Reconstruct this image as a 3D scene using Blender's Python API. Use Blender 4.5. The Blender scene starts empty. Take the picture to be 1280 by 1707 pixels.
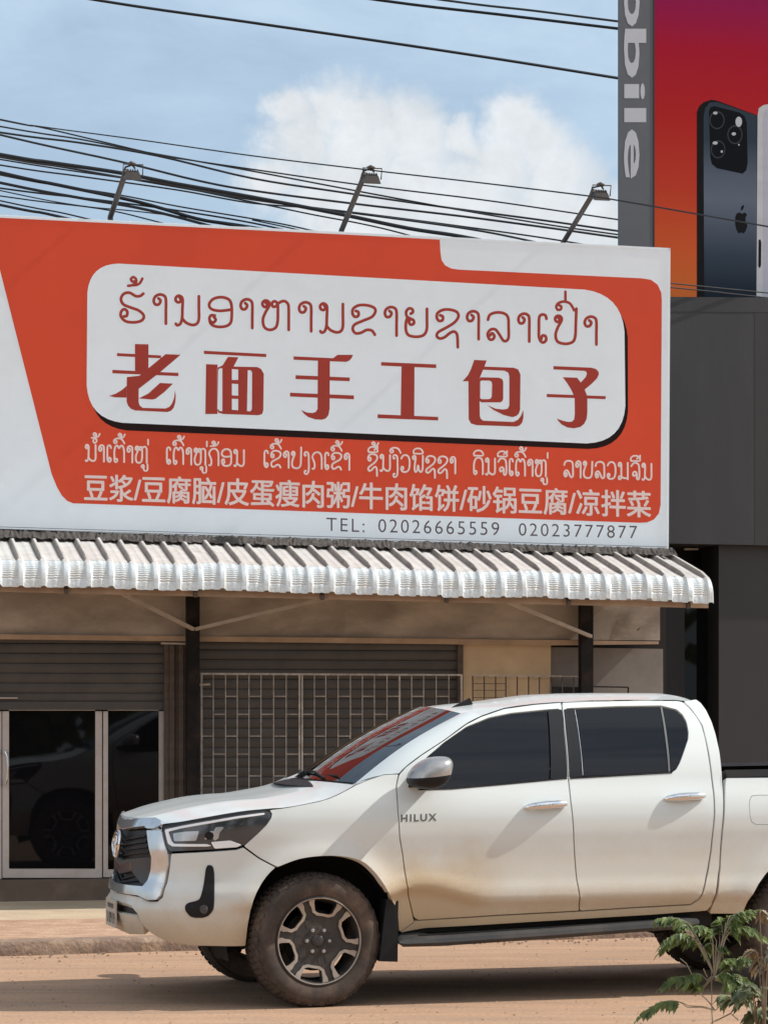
import bpy, bmesh, math, random
import numpy as np
from mathutils import Vector, Matrix
from mathutils.geometry import delaunay_2d_cdt

# ------------------------------------------------------------------ camera, sky, sun, exposure
R = math.radians
SC = bpy.context.scene
COL = SC.collection
F, CX, HY, EYE = 4600.0, 640.0, 1180.0, 1.75      # focal length in photo pixels, principal column, horizon row, eye height
cam_d = bpy.data.cameras.new('camera')
cam = bpy.data.objects.new('camera', cam_d); COL.objects.link(cam)
cam.location = (0, 0, EYE); cam.rotation_euler = (R(90), 0, 0)
cam_d.sensor_fit = 'HORIZONTAL'; cam_d.sensor_width = 36.0
cam_d.lens = F / 1280 * 36.0
cam_d.shift_y = (HY - 853.5) / 1280
cam_d.clip_start = 0.1; cam_d.clip_end = 6000
SC.camera = cam

TH = R(12.0)          # yaw of the shop front
PHI = R(15.5)         # yaw of the pickup
FA = Vector((math.cos(TH), math.sin(TH), 0)); FN = Vector((math.sin(TH), -math.cos(TH), 0))
SUN_EL, SUN_OFF = R(43), R(8)
_h = FA * math.cos(SUN_OFF) + FN * math.sin(SUN_OFF)
SUND = Vector((_h.x * math.cos(SUN_EL), _h.y * math.cos(SUN_EL), math.sin(SUN_EL)))
sun_d = bpy.data.lights.new('sun', 'SUN'); sun_d.energy = 4.8; sun_d.angle = R(0.53); sun_d.color = (1.0, 0.95, 0.88)
sun = bpy.data.objects.new('sun', sun_d); COL.objects.link(sun)
sun.rotation_euler = (-SUND).to_track_quat('-Z', 'Y').to_euler(); sun.location = (20, -5, 30)

world = bpy.data.worlds.new('World'); SC.world = world; world.use_nodes = True
wt = world.node_tree; wt.nodes.clear()
def wn(t, **kw):
    n = wt.nodes.new(t)
    for k, v in kw.items(): setattr(n, k, v)
    return n
W_out = wn('ShaderNodeOutputWorld'); W_bg = wn('ShaderNodeBackground'); W_bg.inputs[1].default_value = 0.135
sky = wn('ShaderNodeTexSky', sky_type='NISHITA', sun_disc=False, sun_elevation=SUN_EL,
         sun_rotation=math.atan2(SUND.x, SUND.y), air_density=1.0, dust_density=1.6, ozone_density=1.2)
tc = wn('ShaderNodeTexCoord')
def wmath(op, a, b=None):
    n = wn('ShaderNodeMath', operation=op)
    for i, x in enumerate((a, b)):
        if x is None: continue
        if isinstance(x, (int, float)): n.inputs[i].default_value = x
        else: wt.links.new(x, n.inputs[i])
    return n.outputs[0]
def wnoise(scale, detail, rough, dist=0.0, off=(0, 0, 0), sc=(1, 1, 1)):
    m = wn('ShaderNodeMapping'); m.inputs['Location'].default_value = off; m.inputs['Scale'].default_value = sc
    wt.links.new(tc.outputs['Generated'], m.inputs[0])
    n = wn('ShaderNodeTexNoise'); n.inputs['Scale'].default_value = scale; n.inputs['Detail'].default_value = detail
    n.inputs['Roughness'].default_value = rough; n.inputs['Distortion'].default_value = dist
    wt.links.new(m.outputs[0], n.inputs['Vector']); return n
def pdir(u, v): return Vector(((u - CX) / F, 1.0, (HY - v) / F)).normalized()
# cumulus: billows round some directions in the sky, broken up by noise
nz = wnoise(58, 9, 0.60, 0.2)
disp = wn('ShaderNodeVectorMath', operation='SUBTRACT'); disp.inputs[1].default_value = (0.5, 0.5, 0.5)
wt.links.new(nz.outputs['Color'], disp.inputs[0])
dsc = wn('ShaderNodeVectorMath', operation='SCALE'); dsc.inputs['Scale'].default_value = 0.026
wt.links.new(disp.outputs[0], dsc.inputs[0])
dadd = wn('ShaderNodeVectorMath', operation='ADD'); wt.links.new(tc.outputs['Generated'], dadd.inputs[0]); wt.links.new(dsc.outputs[0], dadd.inputs[1])
field = None
for (u, v, rad) in [(478, 180, 42), (545, 180, 58), (600, 190, 62), (660, 215, 72), (700, 245, 66), (600, 260, 90), (500, 235, 70), (690, 320, 100), (560, 330, 100),
                    (770, 232, 46), (868, 212, 60), (900, 245, 66), (925, 300, 76), (830, 280, 80), (780, 350, 110), (900, 380, 110), (980, 370, 90), (450, 300, 60), (640, 400, 130)]:
    d = pdir(u, v)
    dist = wn('ShaderNodeVectorMath', operation='DISTANCE'); dist.inputs[1].default_value = d
    wt.links.new(dadd.outputs[0], dist.inputs[0])
    val = wmath('SUBTRACT', 1.0, wmath('DIVIDE', dist.outputs['Value'], rad / F))
    field = val if field is None else wmath('MAXIMUM', field, val)
mr = wn('ShaderNodeMapRange', interpolation_type='SMOOTHSTEP'); wt.links.new(field, mr.inputs[0])
mr.inputs[1].default_value = -0.30; mr.inputs[2].default_value = 0.62; mr.inputs[3].default_value = 0.0; mr.inputs[4].default_value = 0.88
# thin veil of high cloud, thicker low down
nv = wnoise(5.0, 6, 0.6, 0.6, off=(3.1, 0.4, 1.7), sc=(1, 1, 2.2))
mv = wn('ShaderNodeMapRange', interpolation_type='SMOOTHSTEP'); wt.links.new(nv.outputs['Fac'], mv.inputs[0])
mv.inputs[1].default_value = 0.34; mv.inputs[2].default_value = 0.72; mv.inputs[3].default_value = 0.42; mv.inputs[4].default_value = 0.92
nv2 = wnoise(26.0, 7, 0.6, 0.5, off=(1.1, 2.4, 0.7), sc=(1, 1, 2.0))
mv2 = wmath('MULTIPLY', mv.outputs[0], wmath('ADD', 0.62, wmath('MULTIPLY', nv2.outputs['Fac'], 0.7)))
shade = wmath('ADD', 0.72, wmath('MULTIPLY', nz.outputs['Fac'], 0.55))
cl_col = wn('ShaderNodeMix', data_type='RGBA', blend_type='MULTIPLY'); cl_col.inputs['Factor'].default_value = 1.0
cl_col.inputs['A'].default_value = (6.0, 6.2, 6.35, 1); wt.links.new(shade, cl_col.inputs['B'])
mixv = wn('ShaderNodeMix', data_type='RGBA'); wt.links.new(mv2, mixv.inputs['Factor'])
wt.links.new(sky.outputs[0], mixv.inputs['A']); mixv.inputs['B'].default_value = (4.1, 5.25, 6.4, 1)
mixc = wn('ShaderNodeMix', data_type='RGBA'); wt.links.new(mr.outputs[0], mixc.inputs['Factor'])
wt.links.new(mixv.outputs['Result'], mixc.inputs['A']); wt.links.new(cl_col.outputs['Result'], mixc.inputs['B'])
nb = wnoise(2.6, 8, 0.58, 0.4, off=(7.7, 2.1, 5.3))  # unseen bright clouds added behind the camera to light the sign
sepd = wn('ShaderNodeSeparateXYZ'); wt.links.new(tc.outputs['Generated'], sepd.inputs[0])
mb1 = wn('ShaderNodeMapRange', interpolation_type='SMOOTHSTEP'); wt.links.new(nb.outputs['Fac'], mb1.inputs[0])
mb1.inputs[1].default_value = 0.40; mb1.inputs[2].default_value = 0.60; mb1.inputs[3].default_value = 0.0; mb1.inputs[4].default_value = 0.9
mb2 = wn('ShaderNodeMapRange', interpolation_type='SMOOTHSTEP'); wt.links.new(sepd.outputs['Y'], mb2.inputs[0])
mb2.inputs[1].default_value = 0.3; mb2.inputs[2].default_value = -0.25; mb2.inputs[3].default_value = 0.0; mb2.inputs[4].default_value = 1.0
mixb = wn('ShaderNodeMix', data_type='RGBA'); wt.links.new(wmath('MULTIPLY', mb1.outputs[0], mb2.outputs[0]), mixb.inputs['Factor'])
wt.links.new(mixc.outputs['Result'], mixb.inputs['A']); mixb.inputs['B'].default_value = (9.2, 9.5, 9.9, 1)
wt.links.new(mixb.outputs['Result'], W_bg.inputs[0]); wt.links.new(W_bg.outputs[0], W_out.inputs[0])

SC.view_settings.view_transform = 'Standard'; SC.view_settings.look = 'None'
SC.view_settings.exposure = 0.02; SC.view_settings.gamma = 1.0
rng = random.Random(7)

# ------------------------------------------------------------------ materials
MATS = {}
def mat(name, col, rough=0.6, metal=0.0, var=0.12, scale=6.0, bump=0.0, bscale=60.0, coat=0.0, spec=0.5, dirt=None, stretch=(1, 1, 1), grain=0.0):
    """Principled with a noise-varied colour; dirt=(colour, amount, scale)"""
    m = bpy.data.materials.new(name); m.use_nodes = True
    t = m.node_tree; b = t.nodes['Principled BSDF']
    tcn = t.nodes.new('ShaderNodeTexCoord'); mp = t.nodes.new('ShaderNodeMapping'); mp.inputs['Scale'].default_value = stretch
    t.links.new(tcn.outputs['Object'], mp.inputs[0])
    n = t.nodes.new('ShaderNodeTexNoise'); n.inputs['Scale'].default_value = scale; n.inputs['Detail'].default_value = 6; n.inputs['Roughness'].default_value = 0.6
    t.links.new(mp.outputs[0], n.inputs['Vector'])
    rp = t.nodes.new('ShaderNodeValToRGB')
    rp.color_ramp.elements[0].position = 0.3; rp.color_ramp.elements[1].position = 0.7
    rp.color_ramp.elements[0].color = tuple(max(0, c * (1 - var)) for c in col) + (1,)
    rp.color_ramp.elements[1].color = tuple(min(1, c * (1 + var)) for c in col) + (1,)
    t.links.new(n.outputs['Fac'], rp.inputs[0])
    out = rp.outputs[0]
    if dirt:
        dc, amt, ds = dirt
        n2 = t.nodes.new('ShaderNodeTexNoise'); n2.inputs['Scale'].default_value = ds; n2.inputs['Detail'].default_value = 8; n2.inputs['Roughness'].default_value = 0.65
        t.links.new(mp.outputs[0], n2.inputs['Vector'])
        r2 = t.nodes.new('ShaderNodeMapRange'); t.links.new(n2.outputs['Fac'], r2.inputs[0])
        r2.inputs[1].default_value = 0.45; r2.inputs[2].default_value = 0.7; r2.inputs[4].default_value = amt
        mx = t.nodes.new('ShaderNodeMix'); mx.data_type = 'RGBA'
        t.links.new(r2.outputs[0], mx.inputs['Factor']); t.links.new(out, mx.inputs['A']); mx.inputs['B'].default_value = tuple(dc) + (1,)
        out = mx.outputs['Result']
    if grain:
        n4 = t.nodes.new('ShaderNodeTexNoise'); n4.inputs['Scale'].default_value = 38; n4.inputs['Detail'].default_value = 9; n4.inputs['Roughness'].default_value = 0.78
        t.links.new(tcn.outputs['Object'], n4.inputs['Vector'])
        r4 = t.nodes.new('ShaderNodeMapRange'); t.links.new(n4.outputs['Fac'], r4.inputs[0]); r4.inputs[1].default_value = 0.3; r4.inputs[2].default_value = 0.7
        r4.inputs[3].default_value = 1 - grain; r4.inputs[4].default_value = 1 + grain
        m4 = t.nodes.new('ShaderNodeMix'); m4.data_type = 'RGBA'; m4.blend_type = 'MULTIPLY'; m4.inputs['Factor'].default_value = 1.0
        t.links.new(out, m4.inputs['A']); t.links.new(r4.outputs[0], m4.inputs['B']); out = m4.outputs['Result']
    t.links.new(out, b.inputs['Base Color'])
    b.inputs['Roughness'].default_value = rough; b.inputs['Metallic'].default_value = metal
    b.inputs['Coat Weight'].default_value = coat; b.inputs['Coat Roughness'].default_value = 0.03
    b.inputs['Specular IOR Level'].default_value = spec
    if bump > 0:
        n3 = t.nodes.new('ShaderNodeTexNoise'); n3.inputs['Scale'].default_value = bscale; n3.inputs['Detail'].default_value = 5
        t.links.new(mp.outputs[0], n3.inputs['Vector'])
        bp = t.nodes.new('ShaderNodeBump'); bp.inputs['Strength'].default_value = bump; bp.inputs['Distance'].default_value = 0.02
        t.links.new(n3.outputs['Fac'], bp.inputs['Height']); t.links.new(bp.outputs[0], b.inputs['Normal'])
    MATS[name] = m
    return m
def M(n): return MATS[n]

# ------------------------------------------------------------------ helpers
def P(u, v, d): return Vector(((u - CX) / F * d, d, EYE + (HY - v) / F * d))
def on_plane(u, v, p0, n):
    D = Vector(((u - CX) / F, 1.0, (HY - v) / F)); C0 = Vector((0, 0, EYE))
    return C0 + D * ((p0 - C0).dot(n) / D.dot(n))
FO = P(100, HY, 23.55); FO.z = 0.0                          # foot of the step riser, on the shop's ground line
def fw(a, b, z): return FO + FA * a + FN * b + Vector((0, 0, z))
def fp(u, v, b=0.0): return on_plane(u, v, FO + FN * b, FN)  # photo pixel -> world, on the plane b metres in front of the shop's base line
def floc(p): q = p - FO; return q.dot(FA), q.dot(FN), p.z

class MB:
    def __init__(s): s.v = []; s.f = []
    def add(s, vs, fs):
        k = len(s.v); s.v += [tuple(x) for x in vs]; s.f += [tuple(i + k for i in f) for f in fs]; return s
    def hexa(s, p): return s.add(p, [(0, 3, 2, 1), (4, 5, 6, 7), (0, 1, 5, 4), (1, 2, 6, 5), (2, 3, 7, 6), (3, 0, 4, 7)])
    def fbox(s, a0, a1, b0, b1, z0, z1):                     # box in shop coordinates
        return s.hexa([fw(a0, b0, z0), fw(a0, b1, z0), fw(a1, b1, z0), fw(a1, b0, z0), fw(a0, b0, z1), fw(a0, b1, z1), fw(a1, b1, z1), fw(a1, b0, z1)])
    def box(s, x0, x1, y0, y1, z0, z1):
        return s.hexa([(x0, y0, z0), (x1, y0, z0), (x1, y1, z0), (x0, y1, z0), (x0, y0, z1), (x1, y0, z1), (x1, y1, z1), (x0, y1, z1)])
    def tube(s, pts, r, n=8, cap=True):
        pts = [Vector(p) for p in pts]; rs = r if isinstance(r, (list, tuple)) else [r] * len(pts)
        k = len(s.v); up = None
        for i, p in enumerate(pts):
            t = (pts[min(i + 1, len(pts) - 1)] - pts[max(i - 1, 0)]).normalized()
            if up is None:
                up = Vector((0, 0, 1)) if abs(t.z) < 0.9 else Vector((1, 0, 0))
            x = t.cross(up).normalized(); y = x.cross(t).normalized(); up = y
            for j in range(n):
                a = 2 * math.pi * j / n
                s.v.append(tuple(p + (x * math.cos(a) + y * math.sin(a)) * rs[i]))
        for i in range(len(pts) - 1):
            for j in range(n):
                a, b = k + i * n + j, k + i * n + (j + 1) % n
                s.f.append((a, b, b + n, a + n))
        if cap:
            s.f.append(tuple(k + j for j in range(n))[::-1]); m = k + (len(pts) - 1) * n
            s.f.append(tuple(m + j for j in range(n)))
        return s
    def bar(s, p0, p1, wx, wy, ref=Vector((0, 0, 1))):        # square bar
        p0 = Vector(p0); p1 = Vector(p1); t = (p1 - p0).normalized()
        if abs(t.dot(ref)) > 0.95: ref = FN
        x = t.cross(ref).normalized(); y = x.cross(t).normalized()
        q = []
        for p in (p0, p1):
            for (a, b) in ((-1, -1), (1, -1), (1, 1), (-1, 1)): q.append(p + x * (a * wx / 2) + y * (b * wy / 2))
        return s.add(q, [(0, 1, 2, 3), (7, 6, 5, 4), (4, 5, 1, 0), (5, 6, 2, 1), (6, 7, 3, 2), (7, 4, 0, 3)])
    def prism(s, poly, dvec):                                # closed polygon (outside order ccw) pushed back along dvec
        poly = [Vector(p) for p in poly]; n = len(poly); dvec = Vector(dvec)
        return s.add(poly + [p + dvec for p in poly], [tuple(range(n)), tuple(range(2 * n - 1, n - 1, -1))] +
                     [(i, i + n, (i + 1) % n + n, (i + 1) % n) for i in range(n)])
    def lathe(s, prof, n, axis0=(0, 0, 0)):                  # prof: (y, r) round the local y axis
        k = len(s.v); a0 = Vector(axis0)
        for (y, r) in prof:
            for j in range(n):
                a = 2 * math.pi * j / n
                s.v.append((a0.x + r * math.cos(a), a0.y + y, a0.z + r * math.sin(a)))
        for i in range(len(prof) - 1):
            for j in range(n):
                a, b = k + i * n + j, k + i * n + (j + 1) % n
                s.f.append((a, b, b + n, a + n))
        return s
    def grid(s, rows):                                       # rows of equal-length vertex lists
        k = len(s.v); m = len(rows[0])
        for r in rows: s.v += [tuple(p) for p in r]
        for i in range(len(rows) - 1):
            for j in range(m - 1):
                a = k + i * m + j
                s.f.append((a, a + 1, a + m + 1, a + m))
        return s

def mk(name, mb, material, parent=None, smooth=None, keep=False, fix=True):
    """one mesh object; the origin goes to the middle of its base unless keep"""
    me = bpy.data.meshes.new(name)
    vs = [Vector(v) for v in mb.v]
    if keep: o0 = Vector((0, 0, 0))
    else:
        xs = [v.x for v in vs]; ys = [v.y for v in vs]; zs = [v.z for v in vs]
        o0 = Vector(((min(xs) + max(xs)) / 2, (min(ys) + max(ys)) / 2, min(zs)))
    me.from_pydata([tuple(v - o0) for v in vs], [], mb.f); me.update()
    if fix:
        bm = bmesh.new(); bm.from_mesh(me)
        bmesh.ops.recalc_face_normals(bm, faces=bm.faces); bm.to_mesh(me); bm.free()
    if smooth is not None:
        me.shade_smooth(); me.set_sharp_from_angle(angle=R(smooth))
    me.materials.append(material)
    o = bpy.data.objects.new(name, me); COL.objects.link(o)
    o.location = o0 - (parent.location if (parent and not keep) else Vector((0, 0, 0)))
    if parent:
        o.parent = parent
        if parent.parent and not keep: o.location = o0 - parent.location - parent.parent.location
    return o
def empty(name, loc, label, cat, group=None, rz=0.0):
    o = bpy.data.objects.new(name, None); COL.objects.link(o); o.location = loc; o.rotation_euler = (0, 0, rz)
    o.empty_display_size = 0.3
    return tag(o, label, cat, group)
def tag(o, label, cat, group=None):
    o['label'] = label; o['category'] = cat
    if group: o['group'] = group
    return o
def structure(o, kind='structure'): o['kind'] = kind; return o

def pip(x, y, poly):
    c = False; j = len(poly) - 1
    for i in range(len(poly)):
        xi, yi = poly[i]; xj, yj = poly[j]
        if (yi > y) != (yj > y) and x < (xj - xi) * (y - yi) / (yj - yi) + xi: c = not c
        j = i
    return c
def resample(poly, h, closed=True):
    out = []; n = len(poly)
    for i in range(n if closed else n - 1):
        a = poly[i]; b = poly[(i + 1) % n]; L = math.hypot(b[0] - a[0], b[1] - a[1]); k = max(1, int(math.ceil(L / h)))
        for j in range(k): out.append((a[0] + (b[0] - a[0]) * j / k, a[1] + (b[1] - a[1]) * j / k))
    if not closed: out.append(poly[-1])
    return out
def chaikin(poly, it=2, closed=True):
    for _ in range(it):
        o = []; n = len(poly)
        for i in range(n if closed else n - 1):
            a = poly[i]; b = poly[(i + 1) % n]
            o += [(a[0] * .75 + b[0] * .25, a[1] * .75 + b[1] * .25), (a[0] * .25 + b[0] * .75, a[1] * .25 + b[1] * .75)]
        if not closed: o = [poly[0]] + o + [poly[-1]]
        poly = o
    return poly
def area(p): return sum(p[i][0] * p[(i + 1) % len(p)][1] - p[(i + 1) % len(p)][0] * p[i][1] for i in range(len(p))) / 2
def inset(poly, d):
    if area(poly) < 0: poly = poly[::-1]
    n = len(poly); out = []
    for i in range(n):
        a, b, c = poly[i - 1], poly[i], poly[(i + 1) % n]
        t1 = Vector((b[0] - a[0], b[1] - a[1])); t2 = Vector((c[0] - b[0], c[1] - b[1]))
        if t1.length < 1e-9 or t2.length < 1e-9: out.append(b); continue
        t1.normalize(); t2.normalize(); n1 = Vector((-t1.y, t1.x)); n2 = Vector((-t2.y, t2.x)); m = n1 + n2
        if m.length < 1e-6: out.append(b); continue
        m.normalize(); k = min(2.0, 1 / max(0.3, m.dot(n1)))
        out.append((b[0] + m.x * d * k, b[1] + m.y * d * k))
    return out
def fill2d(polys, holes=(), h=None):
    """triangulate the union of polys minus holes -> (points, triangles, boundary loops lost); extra grid points with spacing h"""
    pts = []; edges = []
    for p in list(polys) + list(holes):
        k = len(pts); pts += [Vector(q) for q in p]; edges += [(k + i, k + (i + 1) % len(p)) for i in range(len(p))]
    if h:
        xs = [p.x for p in pts]; ys = [p.y for p in pts]; nb = np.array([(p.x, p.y) for p in pts])
        y = min(ys) + h * .5; r = 0
        while y < max(ys):
            x = min(xs) + (h * .25 if r % 2 else h * .75)
            while x < max(xs):
                if any(pip(x, y, p) for p in polys) and not any(pip(x, y, q) for q in holes) and np.min((nb[:, 0] - x) ** 2 + (nb[:, 1] - y) ** 2) > (0.45 * h) ** 2:
                    pts.append(Vector((x, y)))
                x += h
            y += h * .87; r += 1
    vo, eo, fo, *_ = delaunay_2d_cdt(pts, edges, [], 0, 1e-7)
    tri = []
    for f in fo:
        cx = sum(vo[i].x for i in f) / len(f); cy = sum(vo[i].y for i in f) / len(f)
        if any(pip(cx, cy, p) for p in polys) and not any(pip(cx, cy, q) for q in holes):
            a = area([(vo[i].x, vo[i].y) for i in f])
            mxe = max((vo[f[i]] - vo[f[i - 1]]).length for i in range(len(f)))
            if abs(a) < mxe * mxe * 0.006: continue          # slivers along straight edges
            tri.append(tuple(f) if a > 0 else tuple(f)[::-1])
    return [(p.x, p.y) for p in vo], tri
def plate(mb, polys, holes, mapper, h=None, back=None):
    """flat print: the union of polys minus holes, laid on a surface by mapper(x, y)"""
    v, t = fill2d(polys, holes, h)
    used = sorted({i for f in t for i in f}); ix = {k: j for j, k in enumerate(used)}
    return mb.add([mapper(*v[i]) for i in used], [tuple(ix[i] for i in f) for f in t])
def pchip(xs, ys):
    x = np.array(xs, float); y = np.array(ys, float); hh = np.diff(x); dl = np.diff(y) / hh; d = np.zeros_like(x)
    for i in range(1, len(x) - 1):
        if dl[i - 1] * dl[i] > 0:
            w1 = 2 * hh[i] + hh[i - 1]; w2 = hh[i] + 2 * hh[i - 1]; d[i] = (w1 + w2) / (w1 / dl[i - 1] + w2 / dl[i])
    d[0] = dl[0]; d[-1] = dl[-1]
    def f(q):
        q = np.asarray(q, float); i = np.clip(np.searchsorted(x, q) - 1, 0, len(hh) - 1); t = (q - x[i]) / hh[i]
        tt = np.clip(t, -0.5, 1.5)
        r = (2 * tt**3 - 3 * tt**2 + 1) * y[i] + (tt**3 - 2 * tt**2 + tt) * hh[i] * d[i] + (-2 * tt**3 + 3 * tt**2) * y[i + 1] + (tt**3 - tt**2) * hh[i] * d[i + 1]
        return r
    return f
def catmull(pts, k=6):
    out = []; n = len(pts)
    for i in range(n - 1):
        p0, p1, p2, p3 = (np.array(pts[max(0, min(n - 1, j))], float) for j in (i - 1, i, i + 1, i + 2))
        for j in range(k):
            t = j / k
            out.append(tuple(0.5 * ((2 * p1) + (-p0 + p2) * t + (2 * p0 - 5 * p1 + 4 * p2 - p3) * t * t + (-p0 + 3 * p1 - 3 * p2 + p3) * t**3)))
    out.append(tuple(pts[-1])); return out
#@@NEXT
# ------------------------------------------------------------------ materials used
mat('road', (0.43, 0.262, 0.160), 0.95, var=0.15, scale=1.2, bump=0.5, bscale=90, dirt=((0.25, 0.185, 0.14), 0.6, 3.0), stretch=(0.35, 2.2, 1), grain=0.34)
mat('pave', (0.46, 0.35, 0.235), 0.95, var=0.12, scale=2.0, bump=0.4, bscale=60, dirt=((0.58, 0.47, 0.33), 0.7, 2.2), grain=0.15)
mat('tilepave', (0.40, 0.24, 0.155), 0.95, var=0.15, scale=5.0, bump=0.4, bscale=40, dirt=((0.5, 0.36, 0.24), 0.7, 5.0), grain=0.25)
mat('kerb', (0.20, 0.135, 0.097), 0.95, var=0.2, scale=4.0, bump=0.6, bscale=30, dirt=((0.42, 0.29, 0.19), 0.7, 6.0), grain=0.35)
mat('riser', (0.12, 0.085, 0.062), 0.9, var=0.15, scale=4.0, dirt=((0.2, 0.14, 0.1), 0.6, 5.0))
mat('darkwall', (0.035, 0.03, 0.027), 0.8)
mat('black', (0.008, 0.008, 0.009), 0.6, var=0.05)
mat('vinyl_white', (0.82, 0.90, 0.95), 0.42, var=0.025, scale=1.3, bump=0.22, bscale=1.7, dirt=((0.75, 0.82, 0.86), 0.5, 2.5))
mat('vinyl_red', (0.68, 0.062, 0.018), 0.5, var=0.07, scale=0.9, bump=0.22, bscale=1.7)
mat('vinyl_deep', (0.36, 0.034, 0.020), 0.45, var=0.04)
mat('vinyl_shadow', (0.016, 0.007, 0.007), 0.6, spec=0.15, var=0.05)
mat('vinyl_pink', (0.80, 0.66, 0.62), 0.45, var=0.03)
mat('vinyl_grey', (0.10, 0.075, 0.085), 0.45, var=0.03)
mat('zinc', (0.70, 0.73, 0.73), 0.36, metal=0.35, var=0.10, scale=14.0, bump=0.25, bscale=40, dirt=((0.62, 0.58, 0.48), 0.5, 9.0))
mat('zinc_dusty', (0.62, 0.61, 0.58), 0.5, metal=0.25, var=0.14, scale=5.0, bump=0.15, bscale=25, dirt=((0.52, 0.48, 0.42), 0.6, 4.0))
mat('zinc_rib_shade', (0.19, 0.175, 0.16), 0.7, metal=0.1, var=0.3, scale=4.0, dirt=((0.34, 0.29, 0.24), 0.5, 9.0))
mat('stained', (0.27, 0.225, 0.18), 0.6, var=0.25, scale=1.6, bump=0.25, bscale=3.0, dirt=((0.45, 0.38, 0.31), 0.8, 1.8), stretch=(1, 1, 2.0))
mat('trim', (0.36, 0.25, 0.165), 0.8, var=0.2, scale=4.0)
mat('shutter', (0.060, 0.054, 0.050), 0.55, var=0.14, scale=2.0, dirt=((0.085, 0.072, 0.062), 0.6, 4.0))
mat('rusty', (0.075, 0.056, 0.045), 0.8, var=0.35, scale=8.0, bump=0.3, dirt=((0.13, 0.09, 0.068), 0.7, 14.0))
mat('post', (0.007, 0.006, 0.006), 0.7, spec=0.2, var=0.3, scale=6.0, dirt=((0.05, 0.03, 0.022), 0.5, 7.0))
mat('strut', (0.42, 0.36, 0.30), 0.6, var=0.15)
mat('grille_paint', (0.40, 0.37, 0.335), 0.6, var=0.25, scale=10.0, dirt=((0.2, 0.13, 0.09), 0.8, 22.0))
mat('tanwall', (0.56, 0.42, 0.265), 0.9, var=0.10, scale=2.0, dirt=((0.42, 0.31, 0.20), 0.6, 3.0))
mat('greysheet', (0.21, 0.185, 0.165), 0.7, var=0.12, scale=1.5, bump=0.2, bscale=3, dirt=((0.13, 0.115, 0.1), 0.7, 3.0))
mat('alu', (0.52, 0.47, 0.44), 0.42, metal=0.35, var=0.08, scale=4.0, dirt=((0.36, 0.29, 0.25), 0.5, 8.0))
mat('doorglass', (0.005, 0.005, 0.006), 0.02, var=0.1, spec=0.28)
mat('chromehandle', (0.7, 0.7, 0.7), 0.2, metal=1.0)
mat('cladding', (0.028, 0.028, 0.030), 0.55, var=0.08, scale=1.5, dirt=((0.042, 0.042, 0.043), 0.7, 2.5), stretch=(1, 1, 0.25))
mat('cladbrown', (0.025, 0.023, 0.024), 0.55, var=0.08, scale=1.5)
mat('signgrey', (0.085, 0.090, 0.10), 0.5, var=0.06)
mat('letter', (0.42, 0.43, 0.46), 0.5, var=0.03)
mat('wire', (0.012, 0.014, 0.017), 0.6, var=0.1)
mat('lamp', (0.075, 0.065, 0.058), 0.55, var=0.2, scale=20)
mat('lampglass', (0.30, 0.29, 0.27), 0.2)
mat('debris', (0.06, 0.052, 0.046), 0.95, var=0.5, scale=18)

# ------------------------------------------------------------------ ground, pavement, kerb, step
def gp(u, v, z=0.0):                                         # photo pixel -> world on the level z
    d = (EYE - z) * F / (v - HY); return P(u, v, d)
K0, K1 = gp(0, 1594.6), gp(260, 1587.0)
KD = (K1 - K0); KD.z = 0; KD.normalize(); KN = Vector((KD.y, -KD.x, 0))     # kerb direction and its road-side normal
def kp(s, o, z): return K0 + KD * s + KN * o + Vector((0, 0, z))
g = MB()
N = 60
g.grid([[Vector((-400 + 800 * i / 8, -60 + 900 * j / 8, 0)) for i in range(9)] for j in range(9)])
structure(mk('road', g, M('road')))
# pavement slab with a crumbling rounded kerb; the slab runs back under the shop
g = MB()
rows = []
prof = [(0.02, -0.05), (0.014, 0.02), (0.006, 0.07), (-0.012, 0.093), (-0.04, 0.099), (-0.22, 0.10)]
ss = [(-6 + i * 0.07) for i in range(330)]
for (o, z) in prof:
    row = []
    for s in ss:
        w = 0.016 * math.sin(s * 7.3) * math.sin(s * 3.1 + 1) + rng.uniform(-.007, .007)
        row.append(kp(s, o + w, z + (rng.uniform(-.005, .005) + w * .3 if z > 0.02 and z < 0.099 else 0)))
    rows.append(row)
g.grid(rows[::-1])
structure(mk('kerb', g, M('kerb'), smooth=50))
a_t = floc(gp(120, 1533, 0.1))
def front_row(offs): return [kp(s, offs, 0.1) for s in (-6, 17)]
g = MB(); e = kp(0, -0.22, .1)
g.add([kp(-6, -0.22, 0.1), kp(17, -0.22, 0.1), fw(14, a_t[1], 0.1), fw(-7, a_t[1] - 0.05, 0.1)], [(0, 1, 2, 3)])
structure(mk('tiled_pavement', g, M('tilepave')))
g = MB(); g.add([fw(-7, a_t[1] - 0.05, 0.1), fw(14, a_t[1], 0.1), fw(14, -14, 0.1), fw(-7, -14, 0.1)], [(0, 1, 2, 3)])
structure(mk('pavement', g, M('pave')))
g = MB(); g.fbox(-5, 6.2, -0.9, 0.0, 0.1, 0.28)
step = mk('step', g, M('riser')); structure(step)
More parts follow.
